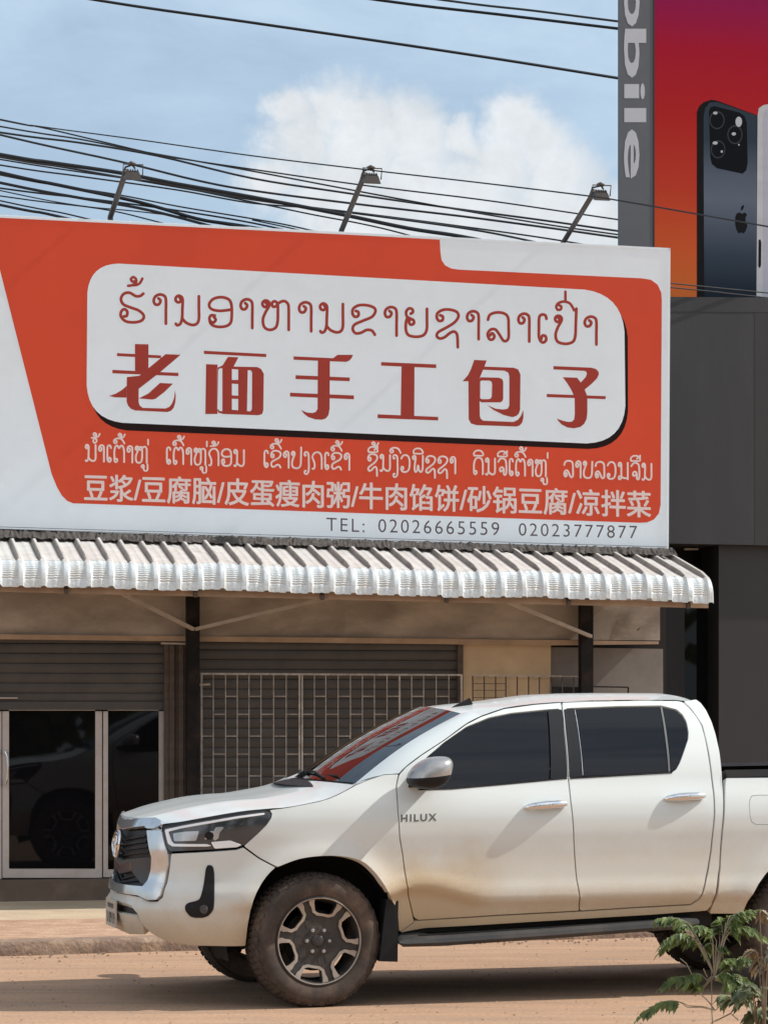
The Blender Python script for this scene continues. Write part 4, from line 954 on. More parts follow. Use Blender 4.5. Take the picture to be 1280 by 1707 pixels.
def shell(q, z):
    q = np.asarray(q, float); z = np.asarray(z, float); s = np.where(q < 0, -1.0, 1.0); a = np.abs(q)
    x = np.interp(a, QQ, BX); y = np.interp(a, QQ, BY); nx = np.interp(a, QQ, NX); ny = np.interp(a, QQ, NY)
    w = np.clip(-nx, 0, 1) ** 1.3
    sm = lambda v, a_, b_: (lambda t: t * t * (3 - 2 * t))(np.clip((v - a_) / (b_ - a_), 0, 1))
    ze = z - 0.085 * (1 - sm(x, .60, 1.05)) * sm(x, .15, .62) * (1 - sm(z, .66, 1.0))        # the sill crease sweeps up behind the front wheel
    off = w * offF(z) + (1 - w) * offS(ze)
    off = off + 0.024 * (1 - sm(x, -.56, -.44)) * (1 - sm(z, .575, .612))                   # ledge across the bumper
    for c in (0.0, WB):
        r = np.hypot(x - c, z - WR - 0.02)
        off = off + (1 - w) * 0.030 * np.exp(-((r - 0.47) / 0.085) ** 2) * (z < 1.3)
    return x + nx * off, (y + ny * off) * s
QD = np.concatenate([-QQ[600:0:-1], QQ])
def S(u, v):
    """photo pixel -> (q, z) on the body shell"""
    d = 16.3; k = (u - CX) / F
    for _ in range(14):
        z = EYE + (HY - v) / F * d
        x, y = shell(QD, np.full_like(QD, z))
        wx = TO.x + TR.x * x + TN.x * y; wy = TO.y + TR.y * x + TN.y * y
        c = wx - k * wy; i = np.where(np.sign(c[:-1]) != np.sign(c[1:]))[0]
        if len(i):
            t = c[i] / (c[i] - c[i + 1]); dd = wy[i] * (1 - t) + wy[i + 1] * t; j = int(np.argmin(dd)); nd = dd[j]; q = QD[i[j]] * (1 - t[j]) + QD[i[j] + 1] * t[j]
        else: j = int(np.argmin(np.abs(c))); nd = wy[j]; q = QD[j]
        d = 0.3 * d + 0.7 * nd
    return float(q), float(EYE + (HY - v) / F * d)
def T(tx, z): return Q_AT(tx), z
def Sp(*p): return [S(u, v) for (u, v) in p]
def sh3(q, z, lift=0.0):
    x, y = shell(q, z)
    if lift:
        e = 1e-3; x1, y1 = shell(q + e, z); x2, y2 = shell(q, z + e)
        t1 = Vector((float(x1 - x), float(-(y1 - y)), 0)); t2 = Vector((float(x2 - x), float(-(y2 - y)), e)); n = t1.cross(t2).normalized()
        return (float(x) + n.x * lift, float(-y) + n.y * lift, float(z) + n.z * lift)
    return (float(x), float(-y), float(z))
def panel(name, outline, material, holes=(), gap=0.0017, depth=0.03, lift=0.0, h=0.03, smooth=40, mirror=True, parent=None, mp=None):
    """a body panel: outline in (q, z), shut gap taken off all round, a rolled edge turned inwards; mirrored to the far side"""
    rs_ = lambda q: chaikin(resample(q, h * .75), 1)
    pl = inset(rs_(outline), gap)
    hl = [inset(rs_(q), -gap) for q in holes]
    v, tri = fill2d([pl], hl, h)
    mpf = mp or sh3
    g = MB(); used = sorted({i for f in tri for i in f}); ix = {k: j for j, k in enumerate(used)}
    g.add([mpf(v[i][0], v[i][1], lift) for i in used], [tuple(ix[i] for i in f) for f in tri])
    va = np.array([v[i] for i in used])
    for loop in [pl] + hl:
        r1 = inset(loop, 0.003 if loop is pl else -0.003) if False else loop
        ids = [int(np.argmin((va[:, 0] - p[0]) ** 2 + (va[:, 1] - p[1]) ** 2)) for p in loop]
        k = len(g.v); n = len(loop)
        ctr = 0.0015 if loop is pl else -0.0015
        g.v += [mpf(p[0], p[1], lift - 0.0025) for p in inset(loop, -ctr)]
        g.v += [mpf(p[0], p[1], lift - depth) for p in inset(loop, -ctr)]
        for i in range(n):
            j = (i + 1) % n
            if ids[i] != ids[j]: g.f.append((ids[i], k + i, k + j, ids[j])); g.f.append((k + i, k + n + i, k + n + j, k + j))
    o = tpart(name, g, material, smooth, parent)
    if mirror:
        g2 = MB(); g2.v = [(a, -b, c) for (a, b, c) in g.v]; g2.f = [f[::-1] for f in g.f]
        o2 = tpart(name, g2, material, smooth, parent if parent is None else parent.get('_twin') and bpy.data.objects[parent['_twin']] or parent)
        o['_twin'] = o2.name
    return o
def sym(half):
    """near half of a front part, from the centre line top round to the centre line bottom -> whole outline"""
    return half + [(-q, z) for (q, z) in half[::-1]][0:]
def ctr(v):                                                   # point on the centre line at photo row v
    d = P(0, 0, 1); z = S(192, v)[1]; return (0.0, z)

# --- side panels
front_top = [(666, 1291), (677, 1279), (702, 1260), (740, 1235), (777, 1208), (802, 1195), (840, 1182), (890, 1175), (935, 1171.5)]
fd = Sp(*front_top) + Sp((937, 1190), (940, 1215), (946, 1290), (951, 1340), (956, 1402), (961, 1470), (965, 1519)) + \
     Sp((830, 1526), (697, 1534.5), (690, 1530), (684, 1505), (679, 1475), (672, 1425), (667, 1395), (664, 1352), (661.5, 1310))
fwin = Sp((699, 1315), (702, 1275), (712, 1262), (740, 1238), (777, 1212), (815, 1196.5), (852, 1189), (912, 1183), (932, 1182), (935, 1205), (941, 1297), (915, 1299.5), (840, 1306.5), (752, 1314.5))
door_f = panel('front_door', fd, M('paint'), [fwin], depth=.04)
rd = Sp((937, 1171.5), (1040, 1168.5), (1128, 1168.5), (1138, 1170.5), (1151, 1183), (1162, 1197), (1169, 1209), (1175, 1230), (1179, 1251), (1183, 1276), (1186, 1301), (1189, 1325), (1190, 1344), (1190, 1362), (1188, 1382), (1184, 1420), (1179, 1450), (1174, 1475), (1170, 1490), (1163, 1500), (1151, 1508)) + \
     Sp((1060, 1513), (967, 1519), (962.5, 1470), (957.5, 1402), (952.5, 1340), (947.5, 1290), (941.5, 1215), (938.5, 1190))
rwin = Sp((943, 1181.5), (958, 1180.5), (1030, 1177.5), (1102, 1176.5), (1128, 1183), (1138, 1192), (1144, 1203), (1147.5, 1220), (1147, 1232), (1141, 1250), (1133, 1272), (1127, 1283), (1120, 1288), (1040, 1292), (971, 1296), (951, 1297.5))
door_r = panel('rear_door', rd, M('paint'), [rwin], depth=.04)
# glass and black pillar trims, each a little behind the door skin
fg = Sp((700, 1314), (704, 1275), (713, 1263), (741, 1239), (778, 1213), (816, 1197.5), (852, 1190), (912, 1184.5), (916, 1298.5), (840, 1305.5), (752, 1313.5))
panel('window', fg, M('tint'), lift=-.006, depth=.01, gap=0.001, parent=door_f)
bp1 = Sp((913.5, 1184.5), (936.0, 1183), (939.3, 1215), (945.3, 1297), (917.5, 1299))
panel('pillar_trim', bp1, M('pillar_black'), lift=.0015, depth=.012, gap=0.0, parent=door_f)
bp2 = Sp((939.6, 1183), (957.5, 1182), (971, 1294.5), (948.8, 1296.5), (942.8, 1215))
panel('pillar_trim', bp2, M('pillar_black'), lift=.0015, depth=.012, gap=0.0, parent=door_r)
rg = Sp((959, 1182), (1030, 1178.8), (1100, 1178), (1113.5, 1286.5), (1040, 1290.5), (972.5, 1294))
panel('window', rg, M('tint'), lift=-.006, depth=.01, gap=0.001, parent=door_r)
qg = Sp((1105, 1178.5), (1127, 1184.5), (1137, 1193), (1143, 1204), (1146, 1220), (1145.5, 1232), (1140, 1250), (1132, 1271), (1126, 1282), (1119, 1286.5))
panel('quarter_window', qg, M('tint'), lift=-.006, depth=.01, gap=0.001, parent=door_r)
panel('window_divider', Sp((1100.8, 1178), (1103.8, 1178.2), (1117.5, 1286.5), (1114.3, 1287)), M('chrome_dusty_trim'), lift=-.002, depth=.01, gap=0.0, parent=door_r)
panel('window_channel', Sp((957.2, 1183), (958.8, 1183), (972, 1293), (970.5, 1293)), M('chrome'), lift=-.002, depth=.01, gap=0.0, parent=door_r)
def strip(name, pxs, r, lift, material, par):
    pts = [sh3(q, z, lift) for (q, z) in resample(Sp(*pxs), .03, False)]
    for sg in (1, -1):
        g = MB(); g.tube([Vector((p[0], sg * p[1], p[2])) for p in pts], r, 6); pr = par if sg == 1 else bpy.data.objects[par['_twin']]
        tpart(name, g, material, 60, pr)
strip('belt_moulding', [(697, 1317), (752, 1315.5), (840, 1307.8), (915, 1300.6), (945, 1298)], .0045, .001, M('trim_black'), door_f)
strip('belt_moulding', [(950, 1298), (1040, 1292.8), (1120, 1288.5)], .0045, .001, M('trim_black'), door_r)
# fender
arch = catmull([(665, 1553), (662, 1521), (653, 1500), (639, 1474), (623, 1453), (604, 1437), (576, 1429), (541, 1427.5), (500, 1432.5), (463, 1446)], 4)
fen = Sp((449.5, 1351), (480, 1347), (529, 1337.5), (548, 1332), (562, 1326), (577, 1318.5), (592, 1310), (612, 1301.5), (640, 1292), (664, 1291)) + \
      Sp((660, 1310), (662.5, 1352), (665.5, 1395), (670.5, 1425), (677.5, 1475), (682.5, 1505), (688.5, 1531), (690, 1538), (668, 1554)) + Sp(*arch) + \
      Sp((432, 1430), (406.5, 1411), (429, 1391), (444, 1376), (452, 1364), (453.5, 1357))
fender = panel('fender', fen, M('paint'), depth=.05)
rk = Sp((691.5, 1537), (830, 1528), (965, 1521), (1060, 1515), (1152, 1510), (1165, 1501.5), (1172, 1491), (1176, 1476), (1181.5, 1450), (1186, 1420), (1190, 1382), (1192, 1362), (1192, 1344), (1191, 1325), (1188, 1301), (1181, 1251), (1171, 1209), (1152.5, 1182), (1139.5, 1169.5)) + \
     Sp((1160, 1166), (1168, 1172), (1177, 1184), (1186, 1203), (1193, 1225), (1199, 1252), (1203, 1289), (1205.5, 1331), (1203, 1382), (1199, 1445), (1191, 1495), (1186, 1510), (1178, 1519)) + \
     Sp((1084, 1526), (900, 1537), (709, 1548), (668, 1556), (690, 1540))
panel('rocker_panel', rk, M('paint'), depth=.06)
# bed side
ra = []
acx, acz, arr = WB, WR + 0.005, 0.475
for i in range(0, 19): a = R(186 - i * 10.7); ra.append(T(acx + arr * math.cos(a) * .98, acz + arr * math.sin(a)))
bed = Sp((1210.5, 1297)) + [T(3.2, S(1250, 1297)[1]), T(4.22, S(1250, 1297)[1] + .02), T(4.27, 1.1), T(4.26, .62), T(4.0, .55), T(WB + .47, .50)] + ra[::-1] + Sp((1241, 1524), (1183, 1524), (1193, 1500), (1201, 1447), (1205.5, 1384), (1208.5, 1331), (1209, 1310))
fuel = Sp((1253, 1327), (1262, 1326)) + [(S(1262, 1326)[0] + .16, S(1262, 1326)[1]), (S(1262, 1326)[0] + .18, S(1262, 1330)[1]), (S(1262, 1326)[0] + .18, S(1262, 1371)[1]), (S(1262, 1326)[0] + .16, S(1262, 1376)[1])] + Sp((1260, 1375.5), (1253, 1371), (1250, 1362), (1249, 1345), (1249.5, 1334))
bedp = panel('bed_side', bed, M('paint'), [fuel], depth=.05)
panel('fuel_door', fuel, M('paint'), depth=.015, gap=.003, parent=bedp)
rl = Sp((1207, 1284), (1240, 1283.6)) + [T(4.2, S(1240, 1283.6)[1] + .02), T(4.2, S(1250, 1296)[1] + .02)] + Sp((1250, 1296), (1211, 1296.5))
panel('bed_rail', rl, M('trim_black'), depth=.08, lift=.004)
g = MB(); zt = S(1240, 1284)[1]; g.box(2.72, 4.18, -.76, .76, .60, zt - .05); tpart('bed_tub', g, M('chassis'), None)
g = MB(); g.box(4.24, 4.30, -.80, .80, .55, zt - .02); tpart('tailgate', g, M('paint'), None)

# --- front end
bmp = [ctr(1488)] + Sp((215, 1492.5), (232, 1496), (248, 1504), (262, 1504), (271.5, 1496), (282, 1452), (285, 1424), (355, 1420.5), (395, 1417.5), (405, 1413.5), (431, 1432), (459, 1447), (451, 1454), (444, 1462), (435.5, 1474), (428, 1488), (422, 1503), (417, 1521), (412.5, 1548), (409, 1578), (380, 1578.5), (316, 1577), (274, 1569), (250, 1555), (236, 1540), (229, 1524), (219, 1510.5), (205, 1504.5)) + [ctr(1502.5)]
bumper = panel('bumper', sym(bmp), M('paint'), depth=.05, mirror=False)
qv = S(227, 1527); panel('lower_valance', sym([(0, S(192, 1521.5)[1]), qv, (qv[0] + .05, .47), (qv[0] + .03, .415), (.22, .395), (0, .40)]), M('paint'), depth=.05, mirror=False)
panel('lower_intake', sym([ctr(1500)] + Sp((222, 1506), (232, 1530)) + [ctr(1524)]), M('black'), depth=.02, lift=-.035, mirror=False)
# grille: dark base, bars, chrome surround
panel('grille', sym([ctr(1380)] + Sp((249, 1381), (262, 1384), (266, 1440), (256, 1478), (243, 1486)) + [ctr(1480)]), M('black'), depth=.03, lift=-.03, mirror=False)
for (va, vb, ua) in ((1393, 1396, 238), (1402, 1405, 240), (1411, 1414, 242), (1420, 1423, 244), (1459, 1461, 226), (1466, 1468, 229)):
    panel('grille_slat', sym([ctr(va)] + Sp((ua, va - 1), (ua, vb - 1)) + [ctr(vb)]), M('trim_black'), depth=.02, lift=-.012, mirror=False, gap=0)
panel('grille_bar', sym([ctr(1429)] + Sp((255, 1429), (254, 1450), (249, 1468), (242, 1478), (234, 1471), (222, 1453)) + [ctr(1451.5)]), M('grille_grey'), depth=.05, lift=.010, mirror=False)
panel('grille_insert', sym([ctr(1438)] + Sp((221, 1438), (224, 1450)) + [ctr(1449)]), M('grille_red_reflection'), depth=.01, lift=.013, mirror=False, gap=0)  # red reflection on the recessed bar, painted into its colour
panel('grille_frame', sym([ctr(1471)] + Sp((218, 1477), (241, 1479)) + Sp((249, 1468), (254, 1451), (255, 1429), (247.5, 1385), (271, 1385), (281, 1423), (282, 1442), (279.5, 1452), (270, 1493), (262, 1501), (248, 1501), (232, 1493.5)) + [ctr(1486)]), M('chrome_soft'), depth=.05, lift=.014, mirror=False)
panel('hood_chrome', sym([ctr(1364)] + Sp((240, 1365), (261, 1364.5), (270, 1368.5), (272, 1376), (258, 1382.5), (247, 1382.5), (243, 1378.5)) + [ctr(1379)]), M('chrome_soft'), depth=.05, lift=.012, mirror=False)
# round emblem with its ring and crossed ovals
def ell(cx, cz, rx, rz, n=28): return [(cx + rx * math.cos(2 * math.pi * i / n), cz + rz * math.sin(2 * math.pi * i / n)) for i in range(n)]
ez = S(195, 1405)[1]; em = MB()
def oval(cx, cz, rx, rz, r=.006): em.tube([Vector(sh3(q, z, .035)) for (q, z) in ell(cx, cz, rx, rz)] + [Vector(sh3(cx + rx, cz, .035))], r, 6, False)
oval(0, ez, .105, .074, .010); oval(0, ez + .022, .075, .030, .008); oval(0, ez, .028, .066, .008)
tpart('emblem', em, M('chrome'), 60)
# number plate
g = MB(); pz0, pz1 = S(185, 1537)[1], S(185, 1496)[1]
xf = -1.055
g.box(xf - .008, xf, -.17, .17, pz0, pz1); npl = tpart('number_plate', g, M('plate_white'), None)
g = MB()
def plx(y, z): return (xf - .0095, y, pz0 + (pz1 - pz0) * z)
vs, fs = text_mesh('0919', .015); vs2, fs2 = text_mesh('ກຂ' if False else 'AU', .01)
g.add([plx(.01 - .13 * x if False else .06 - .20 * x, .12 + .42 * y) for (x, y) in vs], fs)
vs3, fs3 = text_mesh('U', .01)
g.add([plx(.13 - .04 * x, .12 + .42 * y) for (x, y) in vs3], fs3)
for k in range(7): g.add([plx(.10 - k * .03, .68), plx(.085 - k * .03, .68), plx(.083 - k * .03, .86), plx(.102 - k * .03, .84)], [(0, 1, 2, 3)])
tpart('plate_figures', g, M('plate_ink'), None, npl, fix=False)
# headlights
hl = Sp((273, 1381.5), (300, 1375.5), (334, 1369.5), (398, 1358.5), (440, 1352.5), (449, 1353.5), (452, 1359), (451, 1364), (443, 1376), (428, 1391), (406, 1409.5), (394, 1413.5), (355, 1416.5), (284, 1420), (280, 1416), (276, 1400))
lampn = panel('headlight', hl, M('lamp_dark'), depth=.04, lift=.002, gap=.001)
panel('lamp_seal', Sp((262, 1379), (300, 1371), (398, 1354), (449, 1349.5), (450, 1351.5), (440, 1352), (398, 1358), (334, 1369), (273, 1381), (266, 1383)), M('black'), lift=.0, depth=.03, gap=0)
panel('lamp_strip', Sp((276, 1384), (300, 1378.5), (334, 1372.5), (398, 1361.5), (440, 1356), (441, 1358.5), (398, 1364.5), (334, 1375.8), (300, 1382), (281, 1387), (287, 1404), (291, 1407.5), (345, 1408), (352, 1410.5), (345, 1411.5), (288, 1411.5), (281, 1407)), M('drl'), lift=.006, depth=.006, gap=0, parent=lampn)
panel('lamp_reflector', Sp((289, 1390), (310, 1387), (332, 1386), (330, 1393), (327, 1402), (291, 1403)), M('lamp_clear'), lift=.005, depth=.006, gap=0, parent=lampn)
panel('lamp_foil', Sp((352, 1404.5), (384, 1402), (402, 1409), (395, 1412.5), (358, 1415)), M('drl'), lift=.006, depth=.006, gap=0, parent=lampn)
panel('lamp_chrome', Sp((341, 1400), (345, 1390), (350, 1386.5), (357, 1386), (359, 1380), (371, 1379), (373, 1381), (366, 1388), (364, 1398), (358, 1402), (355, 1398), (356, 1391), (350, 1391), (346, 1399)), M('lamp_clear'), lift=.006, depth=.006, gap=0, parent=lampn)
ea = S(349, 1393.5); panel('lamp_lens', ell(ea[0], ea[1], .026, .022), M('tint'), lift=.007, depth=.008, gap=0, parent=lampn)
# fog lamp recess
fg_ = Sp((344, 1443.5), (352, 1443), (355.5, 1447), (357, 1460), (357, 1511), (354, 1519.5), (344, 1530), (320, 1530.5), (311, 1521.5), (308.5, 1511), (313, 1506), (329, 1502.5), (334, 1499), (338, 1485), (341, 1468))
fogp = panel('fog_lamp', chaikin(fg_, 1), M('trim_black'), depth=.02, lift=.006, gap=0)
ea = S(340, 1516); panel('fog_lens', ell(ea[0], ea[1], .022, .026), M('lamp_dark'), lift=.010, depth=.006, gap=0, parent=fogp)

# --- hood
he = [(272, 1374), (300, 1370.5), (334, 1364.5), (398, 1353.5), (447, 1348.5), (480, 1346), (529, 1336.5), (548, 1331), (562, 1325), (577, 1317.5), (591, 1309)]
HE = []
for (u, v) in he:
    q, z = S(u, v); x, y = shell(q, z); HE.append((float(x), float(y), z))
HE = catmull(HE, 4)
def hood_row(i, n=40):
    x, y, z = HE[i]; t = i / (len(HE) - 1)
    xc = x - (0.105 * (1 - t) ** 1.5 + 0.13 * t); zc = z + 0.028 + 0.030 * math.sin(math.pi * t) - .014 * t
    row = []
    for j in range(n + 1):
        s = -1 + 2 * j / n; a = abs(s)
        zz = zc + (z - zc) * (a ** 2.6) + 0.010 * math.exp(-((a - .62) / .10) ** 2) * math.sin(math.pi * min(1, t + .12)) * (1 - t) - 0.008 * math.exp(-(a / .35) ** 2)
        row.append((x + (xc - x) * (1 - a ** 2.2), -s * y, zz))
    return row
g = MB(); rows = [hood_row(i) for i in range(len(HE))]
lip = [(p[0] - .008, p[1], p[2] - .012) for p in rows[0]]; lip2 = [(p[0] - .006, p[1], p[2] - .05) for p in rows[0]]
g.grid([lip2, lip] + rows + [[(p[0] + .01, p[1], p[2] - .03) for p in rows[-1]]]); tpart('hood', g, M('paint'), 35)

# --- windscreen, pillars, roof
def Y(u, v, ty): x, z = tpix(u, v, ty); return Vector((x, ty, z))
Gb, Gt = Y(593, 1305.5, .715), Y(768, 1189.5, .565)
Gm = [Gb.lerp(Gt, t) + Vector((-.02, .012, .022)) * math.sin(math.pi * t) for t in np.linspace(0, 1, 13)]
def ws_row(p, t, n=24):
    f = .15 * (1 - t) + .075 * t; r = []
    for j in range(n + 1):
        s = -1 + 2 * j / n; r.append((p.x - f * (1 - abs(s) ** 2.0), -s * p.y, p.z + (.012 + .028 * t) * (1 - s * s)))
    return r
g = MB(); wr = [ws_row(p, i / 12) for i, p in enumerate(Gm)]; g.grid(wr); tpart('windscreen', g, M('windscreen'), 80)
# cowl strip and wipers
g = MB(); c1 = [(p[0] - .05, p[1], p[2] - .012) for p in wr[0]]; c2 = [(p[0] + .03, p[1], p[2] + .012) for p in wr[0]]
c0 = [(p[0] - .14, p[1] * 1.0, p[2] - .035) for p in wr[0]]
g.grid([c0, c1, [(p[0], p[1], p[2] - .004) for p in wr[0]]]); tpart('cowl', g, M('trim_black'), 40)
g = MB()
def on_ws(s, t): i = t * 12; k = min(11, int(i)); a = ws_row(Gm[k], k / 12, 24); b = ws_row(Gm[k + 1], (k + 1) / 12, 24); j = (s + 1) * 12; m_ = min(23, int(j)); fr = j - m_
def wsp(s, t, o=.012):
    k = min(11, int(t * 12)); fr = t * 12 - k; p = Gm[k].lerp(Gm[k + 1], fr); f = .15 * (1 - t) + .075 * t
    return Vector((p.x - f * (1 - s * s) - o * .5, -s * p.y, p.z + (.012 + .028 * t) * (1 - s * s) + o))
for (s0, s1) in ((.55, -.15), (-.1, -.75)):
    g.tube([wsp(s0, -.04 if False else 0.0), wsp((s0 + s1) / 2, .06), wsp(s1, .05)], .008, 6); g.tube([wsp(s0 + .15, .04, .01), wsp(s1 - .05, .035, .01)], .006, 6)
tpart('wiper', g, M('trim_black'), 50)
# black ceramic border of the glass
# A pillar: loft between the door's upper edge and the glass edge
De = catmull([tuple(sh3(*S(u, v))) for (u, v) in [(665, 1289.5), (677, 1277.5), (702, 1258.5), (740, 1233.5), (777, 1206.5), (802, 1193.5)]], 6)
De = [Vector(p) for p in De]; n = len(De); Ge = []
for i in range(n):
    t = i / (n - 1) * 12; k = min(11, int(t)); p = Gm[k].lerp(Gm[k + 1], t - k); Ge.append(Vector((p.x, -p.y, p.z)))
def pillar(sg):
    rows = []
    for d, e in zip(De, Ge):
        r = []
        for j in range(9):
            t = j / 8; p = d.lerp(e, t); p = p + Vector((-.006, -.010, .012)) * math.sin(math.pi * t); r.append((p.x, sg * p.y, p.z))
        e2 = e + Vector((.012, .012, -.018)); r.append((e2.x, sg * e2.y, e2.z)); rows.append(r if sg > 0 else r[::-1])
    g = MB(); g.grid(rows); return tpart('windscreen_pillar', g, M('paint'), 50)
pillar(1); pillar(-1)
# cowl corner between fender top and pillar foot
foot = [Vector(sh3(*S(u, v))) for (u, v) in [(592, 1309.5), (612, 1300.8), (640, 1291.2), (665, 1289.8)]]
for sg in (1, -1):
    g = MB(); e = Ge[0]; tip = [e + Vector((-.03, .0, -.012)), e + Vector((0, 0, 0)), e + Vector((.012, .004, .004)), De[0] * .5 + e * .5]
    r1 = [(p.x, sg * p.y, p.z) for p in foot]; r2 = [(p.x, sg * p.y, p.z) for p in tip]
    g.grid([r1, r2]); tpart('fender_corner', g, M('paint'), 60)
# roof skin
rs = [(802, 1193.5), (820, 1187), (840, 1180.5), (865, 1176.5), (890, 1173.5), (935, 1170), (985, 1168), (1040, 1167), (1090, 1166.7), (1125, 1167), (1139, 1168.5), (1152, 1172), (1160, 1176)]
SIDE = [(Gt.x, Gt.y, Gt.z)]
for (u, v) in rs: q, z = S(u, v); x, y = shell(q, z); SIDE.append((float(x), float(y), z))
crest = pchip([Gt.x - .2, Gt.x, Gt.x + .3, Gt.x + .7, Gt.x + 1.1, SIDE[-3][0], SIDE[-1][0] + .05], [Gt.z - .02, Gt.z + .040, Gt.z + .073, 1.836, 1.843, 1.842, 1.812])
rows = []
for i, (x, y, z) in enumerate(SIDE):
    f = .075 * max(0, 1 - i / 5); bk = .05 * max(0, (i - 8) / 5); r = []
    zc = max(float(crest(x - f * .5)), z + .006)
    for j in range(37):
        s = -1 + 2 * j / 36; a = abs(s)
        r.append((x - f * (1 - s * s) + bk * (1 - a ** 4), -s * y, z + (zc - z) * (1 - a ** 2.1) + .005 * math.exp(-((a - .88) / .05) ** 2) * 0))
    rows.append(r)
lastr = rows[-1]
g = MB(); g.grid(rows + [[(p[0] + .02, p[1], p[2] - .02) for p in lastr]]); tpart('roof', g, M('paint'), 60)
# cab back wall with its window
bk = [Vector(sh3(*S(u, v))) for (u, v) in [(1160, 1172), (1168, 1179), (1177, 1191), (1186, 1210), (1193, 1232), (1198, 1256), (1202, 1290), (1204, 1331)]]
g = MB(); g.grid([[(p.x + .01 * (1 - (2 * j / 10 - 1) ** 2) - .004, -p.y * (2 * j / 10 - 1) * -1 if False else p.y * (1 - 2 * j / 10), p.z) for j in range(11)] for p in bk]); cb = tpart('cab_back', g, M('paint'), 40)
p0, p1_ = bk[2], bk[5]; g = MB(); g.add([(p0.x + .012, p0.y * .82, p0.z), (p1_.x + .012, p1_.y * .82, p1_.z), (p1_.x + .012, -p1_.y * .82, p1_.z), (p0.x + .012, -p0.y * .82, p0.z)], [(0, 1, 2, 3)]); tpart('rear_window', g, M('tint'), None, cb)
# roof aerial
ax, az = Y(738, 1176, 0.25)[0], Y(738, 1176, .25)[2]
g = MB(); zr = float(crest(Gt.x + .1)) - .01
g.prism([(Gt.x + .02, -.30, zr - .01), (Gt.x + .16, -.30, zr + .012), (Gt.x + .14, -.30, zr + .05)], (0, .025, 0)); tpart('aerial', g, M('trim_black'), None)

# --- inner dark body so that gaps read dark
g = MB(); g.box(.56, 2.50, -.80, .80, .42, 1.24); g.box(-.80, .56, -.52, .52, .40, 1.02); tpart('inner_body', g, M('chassis'), None)
g = MB(); g.box(-.55, 4.1, -.42, -.34, .42, .56); g.box(-.55, 4.1, .34, .42, .42, .56)
for x in (-.45, .6, 1.6, 2.5, 3.9): g.box(x, x + .1, -.34, .34, .43, .54)
g.tube([(0, -.75, WR), (0, .75, WR)], .05, 8); g.tube([(WB, -.75, WR), (WB, .75, WR)], .06, 8)
g.tube([(WB - .05, -.14, WR), (WB, -.05, WR), (WB + .05, .14, WR)], .14, 10); tpart('chassis', g, M('chassis'), None)
def liner(cx, sg):
    g = MB(); rows = []
    for (y, r) in ((.76, .515), (.42, .53)):
        rows.append([(cx + r * math.cos(R(a)), -sg * y, WR + r * math.sin(R(a))) for a in range(-15, 200, 8)])
    g.grid(rows); rr = rows[-1]; g.add(rr + [(cx, -sg * .42, WR)], [(i, i + 1, len(rr)) for i in range(len(rr) - 1)])
    return tpart('arch_liner', g, M('chassis'), 60)
for cx in (0, WB):
    for sg in (1, -1): liner(cx, sg)
# mud flap
mfx, mfz = tpix(653, 1603, .88)
for sg in (1, -1):
    g = MB(); x0, zt_ = tpix(664, 1528, .9); xb, zb_ = tpix(662, 1604, .9)
    g.hexa([(x0 - .115, -sg * .90, zb_ + .005), (xb, -sg * .91, zb_), (xb, -sg * .66, zb_), (x0 - .115, -sg * .66, zb_ + .005), (x0 - .07, -sg * .89, zt_ + .1), (x0, -sg * .90, zt_ + .09), (x0, -sg * .66, zt_ + .09), (x0 - .07, -sg * .66, zt_ + .1)])
    tpart('mud_flap', g, M('trim_black'), None)
# running boards
xa, za = tpix(668, 1571, .93); xe, ze = tpix(1152, 1541, .93)
for sg in (1, -1):
    g = MB(); rows = []
    prof = [(.74, .03), (.905, .028), (.935, .012), (.94, -.012), (.92, -.034), (.74, -.04)]
    for k, (x, z, s) in enumerate([(xa - .01, za - .002, .3), (xa + .02, za, .9), (xa + .25, za + .003, 1), (xa + .9, (za * .55 + ze * .45), 1), (xe - .15, ze, 1), (xe - .01, ze + .004, 1.0), (xe + .05, ze + .012, .6)]):
        rows.append([(x, -sg * y, z + dz * s + (.03 if k < 2 and y < .85 else 0)) for (y, dz) in prof + [prof[0]]])
    g.grid(rows); g.f.append(tuple(range(6))); m_ = 6 * 7; g.f.append(tuple(range(m_, m_ + 6)))
    rb = tpart('running_board', g, M('board_grey'), 40)
    g = MB(); rows = []
    for (x, z) in ((xa + .12, za), (xa + .9, za * .55 + ze * .45), (xe - .05, ze)):
        rows.append([(x, -sg * y, z + dz) for (y, dz) in ((.80, .036), (.90, .034), (.90, .028))])
    g.grid(rows); tpart('step_pad', g, M('trim_black'), 40, rb)
    g = MB(); g.box(xa + .03, xe - .02, -sg * .70 - .02, -sg * .70 + .02, .40, .50); tpart('sill_shadow_panel', g, M('chassis'), None)

